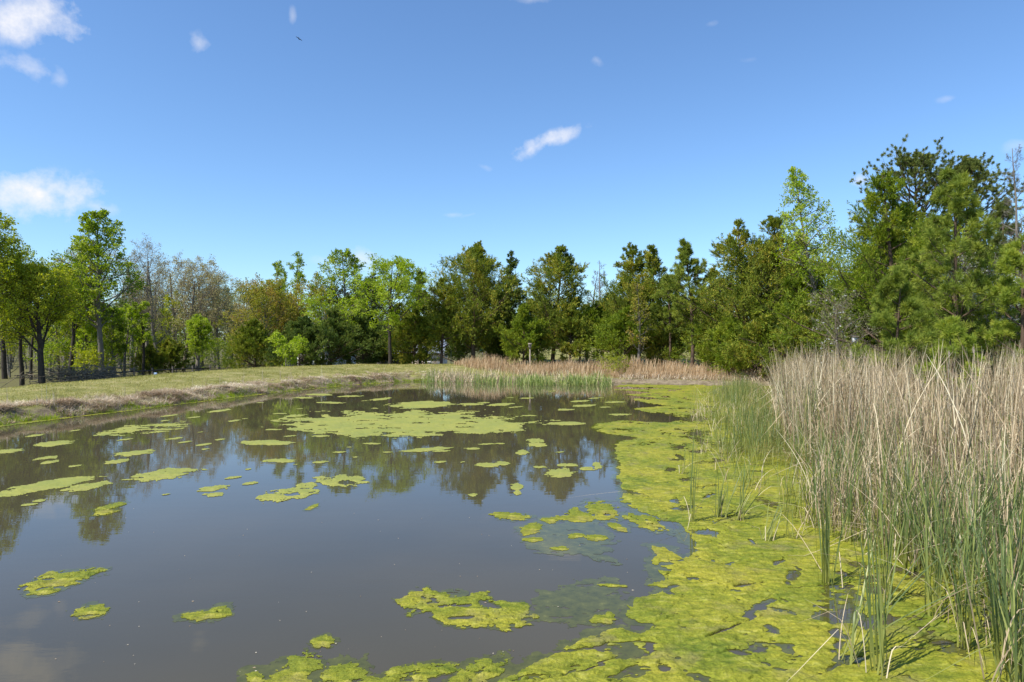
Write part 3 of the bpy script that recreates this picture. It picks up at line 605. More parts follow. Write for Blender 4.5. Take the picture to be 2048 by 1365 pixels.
c = bank_pts(45, .4, 2.2, rng); q = clumped(c, 4, .05, rng)
stuff('bank_dry_stalks', blades(zt(q), rng.uniform(.35, .9, len(q)), rng, .012, .12, .1, 4), 'drygrass', 'thin dry weed stalks standing up from the left bank', 'weeds')

# individually standing clumps
CL = [((1383,1044), 1.45, 9, .05, 0, None, 'tall thin green cattail clump leftmost on the mat at the mouth of the inlet'),
      ((1440,1036), .8, 12, .35, 0, .2, 'low fan shaped cattail clump right of the leftmost tall one'),
      ((1478,1042), .95, 14, .38, .05, .1, 'sprawling cattail clump leaning right with dark bases near the inlet'),
      ((1536,1083), .62, 9, .75, 0, .35, 'small cattail clump leaning hard right alone on the mat'),
      ((1583,1080), .75, 5, .06, .1, None, 'thin upright cattail clump between the leaning one and the fringe'),
      ((1655,1172), 1.62, 17, .05, 0, 1.5, 'tall upright cattail clump standing alone on the open mat with a fan of shadow'),
      ((1776,1210), 1.35, 12, .07, .08, 1.6, 'upright cattail clump right of the lone tall one'),
      ((1692,1326), 1.15, 12, .9, .2, .45, 'cattail clump near the bottom edge with leaves swept low to the right'),
      ((1760,1352), 1.35, 11, .10, .1, 2.1, 'cattail clump at the bottom edge with leaves rising past the swept one'),
      ((1868,1235), 1.3, 13, .14, .1, 1.2, 'cattail clump at the left edge of the corner thicket'),
      ((1815,1150), 1.2, 12, .12, .08, None, 'cattail clump between the upright pair and the dead stand'),
      ((1700,1085), 1.15, 12, .10, .1, None, 'cattail clump behind the lone tall one against the fringe'),
      ((1755,1095), 1.25, 12, .10, .1, None, 'cattail clump standing next behind the upright right hand one'),
      ((1625,1055), 1.0, 10, .12, .1, None, 'cattail clump where the fringe meets the open mat behind the thin one'),
      ((1362,950), .7, 5, .08, .2, None, 'few thin cattail blades standing at the mat edge left of the fringe'),
      ((1935,1300), 1.45, 15, .16, .1, 1.9, 'big cattail clump in front of the corner thicket'),
      ((2010,1345), 1.5, 16, .16, .1, 1.7, 'big cattail clump at the bottom right corner')]
for i, ((px, py), H, nb, ln, brk, az, lb) in enumerate(CL):
    r = np.random.default_rng(200+i); x, y = ground(px, py); t = thing('cattail_clump', lb, 'cattail clump', (x, y, 0), 'green cattail clumps rising from the algae')
    nb = int(nb*1.1); B = z0(r.normal(size=(nb, 2))*.035); h = H*r.uniform(.55, 1.02, nb)
    link('green_blades', mesh_from('blades', *(lambda g: (g[0], g[1], 'reed', {'v': g[2]}))(blades(B, h, r, r.uniform(.011, .019, nb), max(ln, .05), .05, 9, brk*.3, r.random(nb)*.85, az=az, azs=.5 if ln > .3 else 1.6))), t)
    m = 4; B = z0(r.normal(size=(m, 2))*.05)
    link('dead_blades', mesh_from('dead', *(lambda g: (g[0], g[1], 'dead', {'v': g[2]}))(blades(B, H*r.uniform(.3, .8, m), r, r.uniform(.006, .011, m), .35, .5, 8, .7, r.uniform(.3, 1, m)))), t)
# cattail heads gone to down
heads = [ground(1905, 1000), ground(1938, 985), ground(1990, 975), ground(1720, 930), ground(1840, 940)]
for i, (x, y) in enumerate([(9.3, 14.6), (10.5, 15.6), (11.9, 15.8), (7.4, 15), (12.6, 17.2)]):
    r = np.random.default_rng(300+i); t = thing('cattail_seed_head', ['fluffy cattail head left of the middle of the dead stand top', 'fluffy burst cattail head on a leaning stem in the dead stand', 'fluffy cattail head near the right edge over the dead stand', 'lone fluffy cattail head over the left part of the dead stand', 'fluffy cattail head farthest right over the dead stand'][i], 'cattail head', (x, y, 0), 'cattail heads gone to down')
    g = Geo(); h = 2.45+.1*r.normal(); bar(g, (0, 0, 0), (.05, 0, h), .005, S=5); link('stem', g.mesh('stem', 'post'), t)
    p = np.array([.05, 0, h-.06])+r.normal(size=(160, 3))*np.array([.009, .009, .035]); V, Fc, a = leaves(p, r.normal(size=(160, 3)), .022, .009, r); link('seed_head', mesh_from('fluff', V, Fc, 'seed', {'v': a}), t)

# ------------------------------------------------------------------ trees
def grow(start, d, L, K, wander, up, rng):
    N = len(start); pts = np.zeros((N, K+1, 3)); pts[:, 0] = start; d = unit(d.copy())
    for k in range(K):
        d = unit(d+rng.normal(size=(N, 3))*wander+np.array([0, 0, up])); pts[:, k+1] = pts[:, k]+d*(L/K)[:, None]
    return pts
def sample(pts, t):
    """pts (N,K+1,3), t (N,m) -> pos, tangent"""
    K = pts.shape[1]-1; f = np.clip(t*K, 0, K-1e-6); i = f.astype(int); w = (f-i)[..., None]; n = np.arange(len(pts))[:, None]
    a, b = pts[n, i], pts[n, i+1]; return a+(b-a)*w, unit(b-a)
def spawn(pts, m, t0, t1, ang, angs, rng):
    N = len(pts); t = t0+(t1-t0)*(np.arange(m)[None]+rng.random((N, m)))/m; p, tg = sample(pts, t)
    ref = np.where(np.abs(tg[..., 2:3]) > .9, np.array([1., 0, 0]), np.array([0, 0, 1.])); a = unit(np.cross(tg, ref)); b = np.cross(tg, a)
    az = rng.uniform(0, 6.28, (N, 1))+np.arange(m)[None]*2.4+rng.normal(size=(N, m))*.5; an = ang+rng.normal(size=(N, m))*angs
    d = np.cos(an)[..., None]*tg+np.sin(an)[..., None]*(np.cos(az)[..., None]*a+np.sin(az)[..., None]*b)
    return p.reshape(-1, 3), d.reshape(-1, 3), t
def wood(g, pts, r0, r1, S):
    N, K1, _ = pts.shape; K = K1-1; f = np.arange(K)/K; ra = r0[:, None]*(1-f)+r1[:, None]*f; f2 = (np.arange(K)+1)/K; rb = r0[:, None]*(1-f2)+r1[:, None]*f2
    V, Fc = segs_mesh(pts[:, :-1].reshape(-1, 3), pts[:, 1:].reshape(-1, 3), ra.ravel(), rb.ravel(), S); g.add(V, Fc)
def finish(kind, label, cat, x, y, z, gw, lf, bark, leafm, group, blossoms=None):
    t = thing(kind, label, cat, (x, y, z-.1), group)
    link('trunk', gw.mesh('trunk', bark, True), t)
    if lf: link('crown', mesh_from('crown', lf[0], lf[1], leafm, {'v': lf[2]}), t)
    if blossoms: link('blossoms', mesh_from('blossoms', blossoms[0], blossoms[1], 'petal', {'v': blossoms[2]}), t)
    return t
def crown_val(P, rng, amp=.22):
    c = fbm(P[:, 0]*1.1+P[:, 2]*.7, P[:, 1]*1.1-P[:, 2]*.5, 2, 77); return np.clip(.5+.5*c+rng.normal(size=len(P))*amp, 0, 1)

def broadleaf(kind, label, px, topy, D, hw, seed, leafm='leaf_yellow', bark='bark_dark', form='round', n=(16, 7, 6), leaf=(.15, .09), per=24, base=.3, lean=0., dens=1., spreadz=1., group=None, cat='tree', r=None, trunk_frac=None, blossoms=0, tb=None):
    rng = np.random.default_rng(seed); x = (px-1024)/F*D; y = D; zg = tz(x, y) if tb is None else tb; H = CAMH+(HOR-topy)/F*D-zg+.1; Rr = hw*D/F
    r = r or H*.016; tf = trunk_frac or {'round': .82, 'vase': .42, 'cone': .97, 'tall': .95, 'open': .80}[form]
    tr = grow(np.zeros((1, 3)), np.array([[lean, 0, 1.]]), np.array([H*tf]), 9, .045, .03, rng)
    tr[:, :, 2] *= H*tf/tr[0, -1, 2]
    g = Geo(); tr[0, 0, 2] = -.2; wood(g, tr, np.array([r*1.15]), np.array([r*{'vase': .75, 'open': .4}.get(form, .12)]), 8)
    if form == 'vase':
        m = n[0]; p, d, t = spawn(tr, m, .78, 1.0, R(32), .26, rng); L = rng.uniform(.8, 1.05, m)*np.hypot(H*(1-tf), Rr)*.98
        d = unit(d*np.array([1.15, 1.15, 1])); l1 = grow(p, d, L, 6, .10, .05, rng); r1 = np.full(m, r*.55)
    else:
        m = n[0]; p, d, t = spawn(tr, m, base, .98, R(58 if form != 'open' else 44), .15, rng); t = t.ravel(); u = (t-base)/(1-base)
        if form == 'round': env = np.sqrt(np.clip(1-(u*1.05-.35)**2*1.6, .05, 1))
        elif form == 'cone': env = np.clip(1.0-u, .03, 1)**.6*np.clip(.5+u*3, 0, 1)*1.25
        elif form == 'open': env = np.clip(1.25-.45*u, .2, 2)
        else: env = np.clip(1.05-u*.75, .2, 1)
        upv = {'round': .08, 'cone': .05, 'tall': .12, 'open': .13}[form]
        L = Rr*env*rng.uniform(.85, 1.35, m)*1.12; l1 = grow(p, d, L, 5, .10, upv, rng); r1 = r*(.42-.28*u)*np.clip(env+.2, .3, 1)
    wood(g, l1, r1, r1*.3, 5)
    p, d, t = spawn(l1, n[1], .22, 1., R(45), .2, rng); L2 = np.repeat(L, n[1])*(.62-.32*t.ravel())*rng.uniform(.7, 1.2, len(p)); l2 = grow(p, d, L2, 4, .14, .04, rng); r2 = np.repeat(r1, n[1])*.35; wood(g, l2, r2, r2*.35, 4)
    p, d, t = spawn(l2, n[2], .2, 1., R(42), .25, rng); L3 = np.repeat(L2, n[2])*(.6-.25*t.ravel())*rng.uniform(.7, 1.3, len(p)); l3 = grow(p, d, L3, 3, .18, .03, rng); r3 = np.maximum(np.repeat(r2, n[2])*.35, .006); wood(g, l3, r3, r3*.4, 3)
    last, Ll = l3, L3
    if len(n) > 3:
        p, d, t = spawn(l3, n[3], .15, 1., R(38), .25, rng); L4 = np.repeat(L3, n[3])*.65*rng.uniform(.6, 1.3, len(p)); l4 = grow(p, d, L4, 2, .2, .04, rng); r4 = np.full(len(p), .006); wood(g, l4, r4, r4*.5, 3); last, Ll = l4, L4
    kq = np.clip(np.repeat(L, len(last)//m)/max(Rr*.55, .3), .10, 1) if form in ('cone', 'tall') else 1.; keep = rng.random(len(last)) < dens*kq; bb = last[keep]
    lf = None
    if per > 0 and len(bb):
        p, tg = sample(bb, rng.random((len(bb), per))**.75); p = p.reshape(-1, 3); tg = tg.reshape(-1, 3); jit = rng.normal(size=p.shape)*np.array([1, 1, .6*spreadz])*(np.repeat(Ll[keep], per)*.13+.05)[:, None]
        p = p+jit; A = tg*.5+rng.normal(size=p.shape)*.7; A[:, 2] -= .1
        k = rng.uniform(.6, 1.3, len(p)); lf = leaves(p, A, leaf[0]*k, leaf[1]*k, rng, crown_val(p, rng))
    bl = None
    if blossoms:
        p, _ = sample(last, rng.random((len(last), 2))); p = p.reshape(-1, 3); p = p[rng.random(len(p)) < blossoms]
        p = np.repeat(p, 4, 0)+rng.normal(size=(len(p)*4, 3))*.02; A = rng.normal(size=p.shape)*np.array([1, 1, .25]); bl = leaves(p, A, .055, .05, rng)
    return finish(kind, label, cat, x, y, zg, g, lf, bark, leafm, group, bl)

def cedar(label, px, topy, D, hw, seed, leafm='cedar', dens=1., low=.06, kind='cedar_tree', group=None, lean=0., loose=1., round_=.66, tb=None):
    hw = hw*1.32
    rng = np.random.default_rng(seed); x = (px-1024)/F*D; y = D; zg = tz(x, y) if tb is None else tb; H = CAMH+(HOR-topy)/F*D-zg+.1; Rr = hw*D/F; r = H*.017
    tr = grow(np.zeros((1, 3)), np.array([[lean, 0, 1.]]), np.array([H*.99]), 10, .03, .04, rng); tr[:, :, 2] *= H*.99/tr[0, -1, 2]; tr[0, 0, 2] = -.2
    g = Geo(); wood(g, tr, np.array([r*1.1]), np.array([.02]), 7)
    m = int(54*min(1.5, max(.7, H/10))); p, d, t = spawn(tr, m, low, .985, R(66), .14, rng); t = t.ravel(); u = (t-low)/(1-low)
    irr = .85+.9*fbm(np.arange(m)*.21+seed, np.arange(m)*.0+seed*3.1, 2, seed)+.25*rng.normal(size=m)
    env = np.clip(1-u, 0.02, 1)**round_*np.clip(.6+u*2.2, 0, 1)
    L = np.maximum(Rr*1.5*env*np.clip(irr, .35, 1.6), .22); L = np.minimum(L, (1-u)*H*.62+.22); d[:, 2] += .2*u+1.3*np.clip(u-.8, 0, 1)*3; l1 = grow(p, d, L, 5, .08, .035, rng); r1 = np.maximum(.010+L*.014, .01); wood(g, l1, r1, r1*.2, 4)
    n2 = 11; p, d, t2 = spawn(l1, n2, .12, 1., R(44), .2, rng); L2 = np.maximum(np.repeat(L, n2)*(.48-.25*t2.ravel())*rng.uniform(.7, 1.3, len(p)), .16); l2 = grow(p, d, L2, 3, .12, .10, rng)
    r2 = np.full(len(p), .008); wood(g, l2, r2, r2*.4, 3)
    n3 = 5; p, d, t3 = spawn(l2, n3, .15, 1., R(38), .22, rng); L3 = np.maximum(np.repeat(L2, n3)*.55*rng.uniform(.6, 1.3, len(p)), .12); l3 = grow(p, d, L3, 2, .12, .10, rng)
    kp = rng.random(len(l3)) < dens*np.clip(np.repeat(L, n2*n3)*.62, .035, 1); l3 = l3[kp]; L3 = L3[kp]; per = 19
    c, tg = sample(l3, rng.random((len(l3), per))); c = c.reshape(-1, 3); tg = tg.reshape(-1, 3); c = c+rng.normal(size=c.shape)*(.02+.05*np.repeat(L3, per))[:, None]*loose
    A = tg*1.0+rng.normal(size=c.shape)*.38+np.array([0, 0, .16]); k = rng.uniform(.6, 1.35, len(c)); sc = D/55
    lf = leaves(c, A, (.13+.05*sc)*k, (.028+.014*sc)*k, rng, crown_val(c, rng, .2))
    return finish(kind, label, 'cedar tree', x, y, zg, g, lf, 'bark_red', leafm, group)

def pine(label, px, topy, D, hw, seed, leafm='pine', low=.12, dens=1., group=None, form='cone', nt=48, tb=None, lean=0., nl=.2, wh=None):
    rng = np.random.default_rng(seed); x = (px-1024)/F*D; y = D; zg = tz(x, y) if tb is None else tb; H = CAMH+(HOR-topy)/F*D-zg+.1; Rr = hw*D/F; r = H*.014
    tr = grow(np.zeros((1, 3)), np.array([[lean, 0, 1.]]), np.array([H*.98]), 10, .03, .04, rng); tr[:, :, 2] *= (H-.15)/tr[0, -1, 2]; tr[0, 0, 2] = -.2
    g = Geo(); wood(g, tr, np.array([r*1.1]), np.array([.02]), 7)
    m = wh or int(38*max(.6, H/11)); p, d, t = spawn(tr, m, low, .985, R(62), .12, rng); t = t.ravel(); u = (t-low)/(1-low)
    env = (np.clip(1-u, .06, 1)**.7*np.clip(.6+u*2, 0, 1)) if form == 'cone' else np.clip(.55+.6*u, 0, 1)*np.clip((1.04-u)*2.3, .12, 1)
    L = np.maximum(Rr*1.3*env*rng.uniform(.65, 1.25, m), .2); l1 = grow(p, d, L, 5, .10, .09, rng); r1 = .012+L*.014; wood(g, l1, r1, r1*.3, 4)
    n2 = 7; p, d, t2 = spawn(l1, n2, .25, 1., R(45), .2, rng); L2 = np.maximum(np.repeat(L, n2)*(.5-.25*t2.ravel())*rng.uniform(.7, 1.3, len(p)), .15); l2 = grow(p, d, L2, 3, .12, .10, rng); r2 = np.full(len(p), .009); wood(g, l2, r2, r2*.5, 3)
    n3 = 2; p, d, _ = spawn(l2, n3, .35, 1., R(40), .2, rng); l3 = grow(p, d, np.maximum(np.repeat(L2, n3)*.45, .12), 2, .1, .14, rng); wood(g, l3, np.full(len(p), .007), np.full(len(p), .005), 3)
    tips = np.concatenate([l1[:, -2:].reshape(-1, 2, 3), l2[:, -2:], l3[:, -2:], tr[:, -2:]]); kp = rng.random(len(tips)) < dens; tips = tips[kp]; ax = unit(tips[:, 1]-tips[:, 0]); n = len(tips)
    s = rng.uniform(-.12, .03, (n, nt)); c = tips[:, 1][:, None]+ax[:, None]*s[..., None]
    A = unit(ax[:, None]*.75+rng.normal(size=(n, nt, 3))*.62+np.array([0, 0, .1])); v = np.clip(np.repeat(rng.random(n), nt)*.55+.45*rng.random(n*nt), 0, 1)
    k = rng.uniform(.7, 1.2, n*nt); lf = leaves(c.reshape(-1, 3), A.reshape(-1, 3), nl*k, (.010+.0035*D/10)*np.ones(n*nt), rng, v)
    return finish('pine_tree', label, 'pine tree', x, y, zg, g, lf, 'bark_red', leafm, group)

# left wood edge
GL = 'trees along the left bank'
broadleaf('deciduous_tree', 'yellow green tree cut by the left edge of the photo', -40, 440, 42, 95, 1, 'leaf_yellow', form='open', n=(16, 7, 6, 3), per=9, base=.38, group=GL, r=.2)
broadleaf('deciduous_tree', 'broad yellow green tree with dark forked trunk on the left bank', 84, 465, 44, 74, 2, 'leaf_yellow', form='open', n=(13, 8, 6, 3), per=12, leaf=(.13, .09), group=GL, r=.19, spreadz=1.3, base=.34, dens=.85, trunk_frac=.62)
broadleaf('deciduous_tree', 'yellow green tree crown filling between the forked tree and the cone topped one', 138, 500, 54, 50, 21, 'leaf_yellow', 'bark_dark', form='open', n=(14, 7, 6, 3), per=10, leaf=(.13, .09), base=.4, group=GL, r=.15)
broadleaf('deciduous_tree', 'slim dark trunked tree left of the broad yellow green one', 44, 535, 47, 60, 3, 'leaf_yellow', form='round', n=(12, 6, 5), per=10, base=.45, group=GL, r=.15)
broadleaf('deciduous_tree', 'thin leafy tree behind the far left trunks', 10, 470, 60, 75, 5, 'leaf_green', form='round', n=(16, 6, 6), per=11, base=.25, group=GL)
broadleaf('poplar_tree', 'tall cone topped rich green tree, highest on the left', 204, 420, 54, 60, 4, 'leaf_green', 'bark_grey', form='cone', n=(44, 6, 5), per=15, leaf=(.15, .11), dens=.8, base=.30, group=GL, r=.22)
broadleaf('oak_tree', 'small tan budding tree top peeping over the yellow green tree', 128, 452, 82, 50, 6, 'leaf_tan', 'bark_grey', form='round', n=(16, 6, 5, 4), per=3, leaf=(.16, .1), base=.4, group=GL)
rs = random.Random(44)
for i in range(11):
    px = [18, 62, 100, 118, 148, 172, 190, 212, 248, 285, 352][i]
    broadleaf('woodland_tree', ['slim trunk at the far left behind the edge tree', 'slim trunk between the two dark trunks', 'slim trunk right behind the forked tree', 'slim straight trunk behind the brush pile', 'slim grey trunk over the brush pile', 'slim trunk left of the cone topped tree', 'slim trunk touching the cone topped tree on the left', 'slim trunk behind the cone topped tree on its right', 'leaning slim trunk at the start of the bare oaks', 'slim trunk behind the rail fence under the tallest oak', 'slim trunk behind the small blue sign'][i],
        px, rs.uniform(560, 630) if i > 4 else rs.uniform(520, 590), rs.uniform(56, 74), rs.uniform(22, 34), 600+i, ['leaf_green', 'leaf_yellow', 'leaf_lime'][i % 3], 'bark_dark' if i % 2 else 'bark_grey', form='tall', n=(14, 6, 5), per=8, base=.35, leaf=(.14, .09), lean=rs.uniform(-.06, .08), group='slim trunks in the left wood', r=rs.uniform(.09, .14))
GO = 'bare grey oaks left of the green thicket'
OAK = [(262,470,72,40,7,'leaf_tan','bark_grey',.05,1,'tallest bare grey oak beside the cone topped green tree'),(292,466,76,44,71,'leaf_tan','bark_grey',.02,1,'bare grey oak just right of the tallest one'),
       (322,492,73,50,8,'leaf_tan','bark_grey',-.04,1,'spreading bare oak in the middle of the bare group'),(352,500,80,46,72,'leaf_tan','bark_grey',.03,2,'bare oak behind the leaning tan trunk on its left'),
       (366,514,70,56,9,'leaf_tan','bark_tan',.14,3,'bare oak with a leaning tan trunk at the right of the bare group'),(405,522,78,46,73,'leaf_tan','bark_grey',-.03,4,'tan budding oak right of the leaning tan trunk'),
       (437,548,82,46,10,'leaf_pale','bark_grey',0,7,'hazy pale green oak crown sloping down to the right of the bare ones'),(300,520,92,45,12,'leaf_tan','bark_grey',.02,2,'slender upright bare tree behind the bare oak group'),
       (240,520,84,36,74,'leaf_pale','bark_grey',0,3,'thin bare tree squeezed behind the cone topped green tree'),(497,572,78,46,13,'leaf_tan','bark_tan',.03,8,'tan budding tree between the oaks and the olive tree'),
       (464,590,88,42,14,'leaf_pale','bark_grey',0,8,'faint pale tree filling the low gap beside the tan budding one'),(225,600,60,26,75,'leaf_green','bark_grey',.02,4,'thin grey trunk standing before the bare oaks with few leaves'),
       (395,620,66,26,76,'leaf_lime','bark_grey',-.03,5,'thin young tree in front of the tan budding oak')]
for px, ty, D, hw, sd2, lm, bk, ln, per, lb in OAK:
    broadleaf('oak_tree', lb, px, ty, D, hw, sd2, lm, bk, form='open', n=(13, 7, 6, 4), per=per, leaf=(.13, .08), base=.26, group=GO, r=.19, lean=ln, dens=.9)
GU = 'leafy understory along the left bank'
US = [(150,640,58,55,'leaf_yellow','leafy young tree under the broad yellow green one'),(232,680,64,40,'leaf_green','leafy young tree at the foot of the cone topped tree'),(300,695,62,24,'cedarish','low evergreen under the tallest bare oak'),
      (342,680,64,24,'cedarish','dark shrubby evergreen beside the sign on the rail fence'),(120,690,56,42,'leaf_green','green undergrowth bush by the dark trunks'),(20,660,62,50,'leaf_yellow','sunlit sapling behind the left edge trunk'),
      (400,690,78,28,'leaf_lime','lime green sapling behind the leaning tan trunk'),(440,680,74,30,'leaf_lime','green sapling right of the leaning tan trunk'),(270,612,80,38,'leaf_yellow','pale sapling behind the tallest bare oak'),
      (60,625,75,50,'leaf_green','mid green tree in the shade behind the forked trunk'),(190,705,54,34,'leaf_yellow','low bush over the brush pile'),(350,690,84,50,'leaf_lime','bright low thicket tree far behind the rail fence'),(250,690,80,45,'leaf_lime','bright low thicket tree behind the rail fence start')]
for i, (px, ty, D, hw, lm, lb) in enumerate(US):
    if lm == 'cedarish': cedar(lb, px, ty, D, hw, 40+i, 'cedar', .55, kind='evergreen_shrub', group=GU, round_=.6)
    else: broadleaf('young_tree', lb, px, ty, D, hw, 40+i, lm, 'bark_grey', form='round', n=(16, 6, 5), per=9, base=.12, leaf=(.15, .09), group=GU, dens=.62)

# centre left thicket
GC = 'trees of the thicket behind the left bank'
broadleaf('deciduous_tree', 'thin topped tree with airy twin tips, left tip, over the olive thicket', 552, 514, 68, 40, 60, 'leaf_green', 'bark_grey', form='tall', n=(26, 6, 4), per=9, leaf=(.16, .09), base=.2, group=GC)
broadleaf('deciduous_tree', 'thin topped tree with airy twin tips, right tip, over the olive thicket', 592, 510, 67, 40, 61, 'leaf_green', 'bark_grey', form='tall', n=(26, 6, 4), per=9, leaf=(.16, .09), base=.2, group=GC)
broadleaf('deciduous_tree', 'olive yellow tree in front of the airy twin tips', 545, 568, 62, 60, 62, 'leaf_olive', 'bark_grey', form='round', n=(20, 7, 6), per=15, base=.3, group=GC)
broadleaf('deciduous_tree', 'rust tinged olive tree right of the airy twin tips', 618, 558, 61, 52, 63, 'leaf_olive', 'bark_grey', form='round', n=(20, 7, 6), per=15, base=.3, group=GC)
broadleaf('deciduous_tree', 'airy pointed green tree with the cloud behind its top', 697, 494, 62, 54, 64, 'leaf_green', 'bark_grey', form='cone', n=(34, 6, 4), per=13, leaf=(.19, .10), base=.3, group=GC, dens=.8)
broadleaf('deciduous_tree', 'yellow green tree under the airy pointed one', 665, 590, 58, 50, 65, 'leaf_lime', 'bark_grey', form='round', n=(18, 6, 5), per=12, base=.35, group=GC, dens=.75)
broadleaf('deciduous_tree', 'bright layered green tree with dark double trunk above the stone house', 780, 520, 55, 66, 66, 'leaf_lime', 'bark_dark', form='cone', n=(26, 7, 5), per=17, leaf=(.20, .07), base=.28, group=GC, spreadz=.5, dens=.85)
broadleaf('sapling', 'small glowing lime sapling at the foot of the dark cedars', 572, 672, 50, 30, 67, 'leaf_lime', 'bark_grey', form='round', n=(12, 6, 4), per=10, base=.2, group=GC)
broadleaf('deciduous_tree', 'small peach tinged tree top beside the narrow cedar', 850, 590, 70, 26, 68, 'leaf_tan', 'bark_grey', form='round', n=(12, 6, 5), per=8, base=.3, group=GC)
broadleaf('deciduous_tree', 'grey twiggy tree caught between the dark cedars', 640, 640, 58, 38, 69, 'leaf_tan', 'bark_grey', form='round', n=(14, 6, 5, 3), per=1, base=.2, group=GC)
GK = 'cedars behind the pond'
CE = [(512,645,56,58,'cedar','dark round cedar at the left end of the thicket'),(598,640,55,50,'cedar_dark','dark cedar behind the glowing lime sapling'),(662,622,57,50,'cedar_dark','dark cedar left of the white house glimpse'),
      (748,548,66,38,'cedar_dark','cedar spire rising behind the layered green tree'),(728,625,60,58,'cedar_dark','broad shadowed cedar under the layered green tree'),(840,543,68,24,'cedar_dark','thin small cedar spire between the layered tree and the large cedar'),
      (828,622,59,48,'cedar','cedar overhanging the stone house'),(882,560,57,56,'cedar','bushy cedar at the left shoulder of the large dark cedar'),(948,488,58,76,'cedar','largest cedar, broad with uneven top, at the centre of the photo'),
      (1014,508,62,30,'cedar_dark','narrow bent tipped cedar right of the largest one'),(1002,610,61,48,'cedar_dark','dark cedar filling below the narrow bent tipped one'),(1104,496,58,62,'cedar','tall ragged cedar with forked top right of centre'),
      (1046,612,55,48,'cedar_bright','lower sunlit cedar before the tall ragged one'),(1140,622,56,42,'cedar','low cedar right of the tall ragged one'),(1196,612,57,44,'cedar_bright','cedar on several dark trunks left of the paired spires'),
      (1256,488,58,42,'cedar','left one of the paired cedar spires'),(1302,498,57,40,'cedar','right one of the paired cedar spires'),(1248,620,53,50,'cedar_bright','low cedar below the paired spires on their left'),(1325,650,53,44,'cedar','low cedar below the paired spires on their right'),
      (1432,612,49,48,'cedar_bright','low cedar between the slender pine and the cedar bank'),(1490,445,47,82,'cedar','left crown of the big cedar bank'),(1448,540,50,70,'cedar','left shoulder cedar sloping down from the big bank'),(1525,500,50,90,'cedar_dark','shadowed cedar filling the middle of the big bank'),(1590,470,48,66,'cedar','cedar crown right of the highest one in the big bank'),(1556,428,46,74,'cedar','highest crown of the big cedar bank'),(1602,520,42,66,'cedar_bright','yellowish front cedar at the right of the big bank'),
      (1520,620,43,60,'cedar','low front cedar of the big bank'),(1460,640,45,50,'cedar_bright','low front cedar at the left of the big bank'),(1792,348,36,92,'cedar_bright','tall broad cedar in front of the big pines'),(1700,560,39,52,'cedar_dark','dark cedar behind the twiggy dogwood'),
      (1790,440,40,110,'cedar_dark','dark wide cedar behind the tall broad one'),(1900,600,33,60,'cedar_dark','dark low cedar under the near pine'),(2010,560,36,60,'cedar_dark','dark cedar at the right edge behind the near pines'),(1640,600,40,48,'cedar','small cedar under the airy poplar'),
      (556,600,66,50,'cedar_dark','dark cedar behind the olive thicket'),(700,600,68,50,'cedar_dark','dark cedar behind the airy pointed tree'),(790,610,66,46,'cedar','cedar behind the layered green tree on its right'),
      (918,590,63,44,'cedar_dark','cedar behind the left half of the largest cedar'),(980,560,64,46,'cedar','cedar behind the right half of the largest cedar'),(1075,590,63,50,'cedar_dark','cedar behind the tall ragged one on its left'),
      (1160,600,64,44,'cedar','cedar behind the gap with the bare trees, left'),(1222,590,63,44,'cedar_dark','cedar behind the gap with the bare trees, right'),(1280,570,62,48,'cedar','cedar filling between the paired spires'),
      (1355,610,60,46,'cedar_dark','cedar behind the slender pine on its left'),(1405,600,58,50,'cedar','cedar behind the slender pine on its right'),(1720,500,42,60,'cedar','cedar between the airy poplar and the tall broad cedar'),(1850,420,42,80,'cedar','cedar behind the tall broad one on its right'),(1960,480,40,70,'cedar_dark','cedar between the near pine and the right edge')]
for i, (px, ty, D, hw, lm, lb) in enumerate(CE):
    cedar(lb, px, ty, D, hw, 400+i*3, lm, 1., group=GK, low=(.16 if i % 3 else .08) if D > 52 else .04)
GB = 'bare winter trees'
broadleaf('bare_tree', 'bare twiggy tree left of the gap beside the paired spires', 1172, 532, 66, 22, 90, 'leaf_tan', 'bark_grey', form='tall', n=(16, 6, 5, 3), per=0, base=.35, group=GB)
broadleaf('bare_tree', 'bare forked tree just left of the paired cedar spires', 1205, 512, 64, 26, 91, 'leaf_tan', 'bark_grey', form='tall', n=(16, 6, 5, 3), per=0, base=.35, group=GB)
broadleaf('bare_tree', 'tiny bare tree tip between the largest and the ragged cedar', 1058, 528, 72, 10, 92, 'leaf_tan', 'bark_grey', form='tall', n=(12, 5, 4), per=0, base=.4, group=GB)
broadleaf('bare_tree', 'tall bare tree at the right edge of the photo', 2028, 262, 38, 44, 93, 'leaf_tan', 'bark_grey', form='tall', n=(30, 7, 5, 3), per=0, base=.3, group=GB, r=.13)
broadleaf('young_tree', 'thin yellowish leafing tree in front of the paired spires', 1276, 556, 51, 36, 94, 'leaf_olive', 'bark_grey', form='tall', n=(20, 6, 4), per=5, base=.2, leaf=(.13, .08))
broadleaf('shrub', 'small green willow bush in the sedge behind the far shore', 1232, 718, 47.5, 26, 95, 'leaf_yellow', 'bark_grey', form='round', n=(16, 5, 4), per=7, base=.05, leaf=(.09, .04), cat='bush', tb=.25)
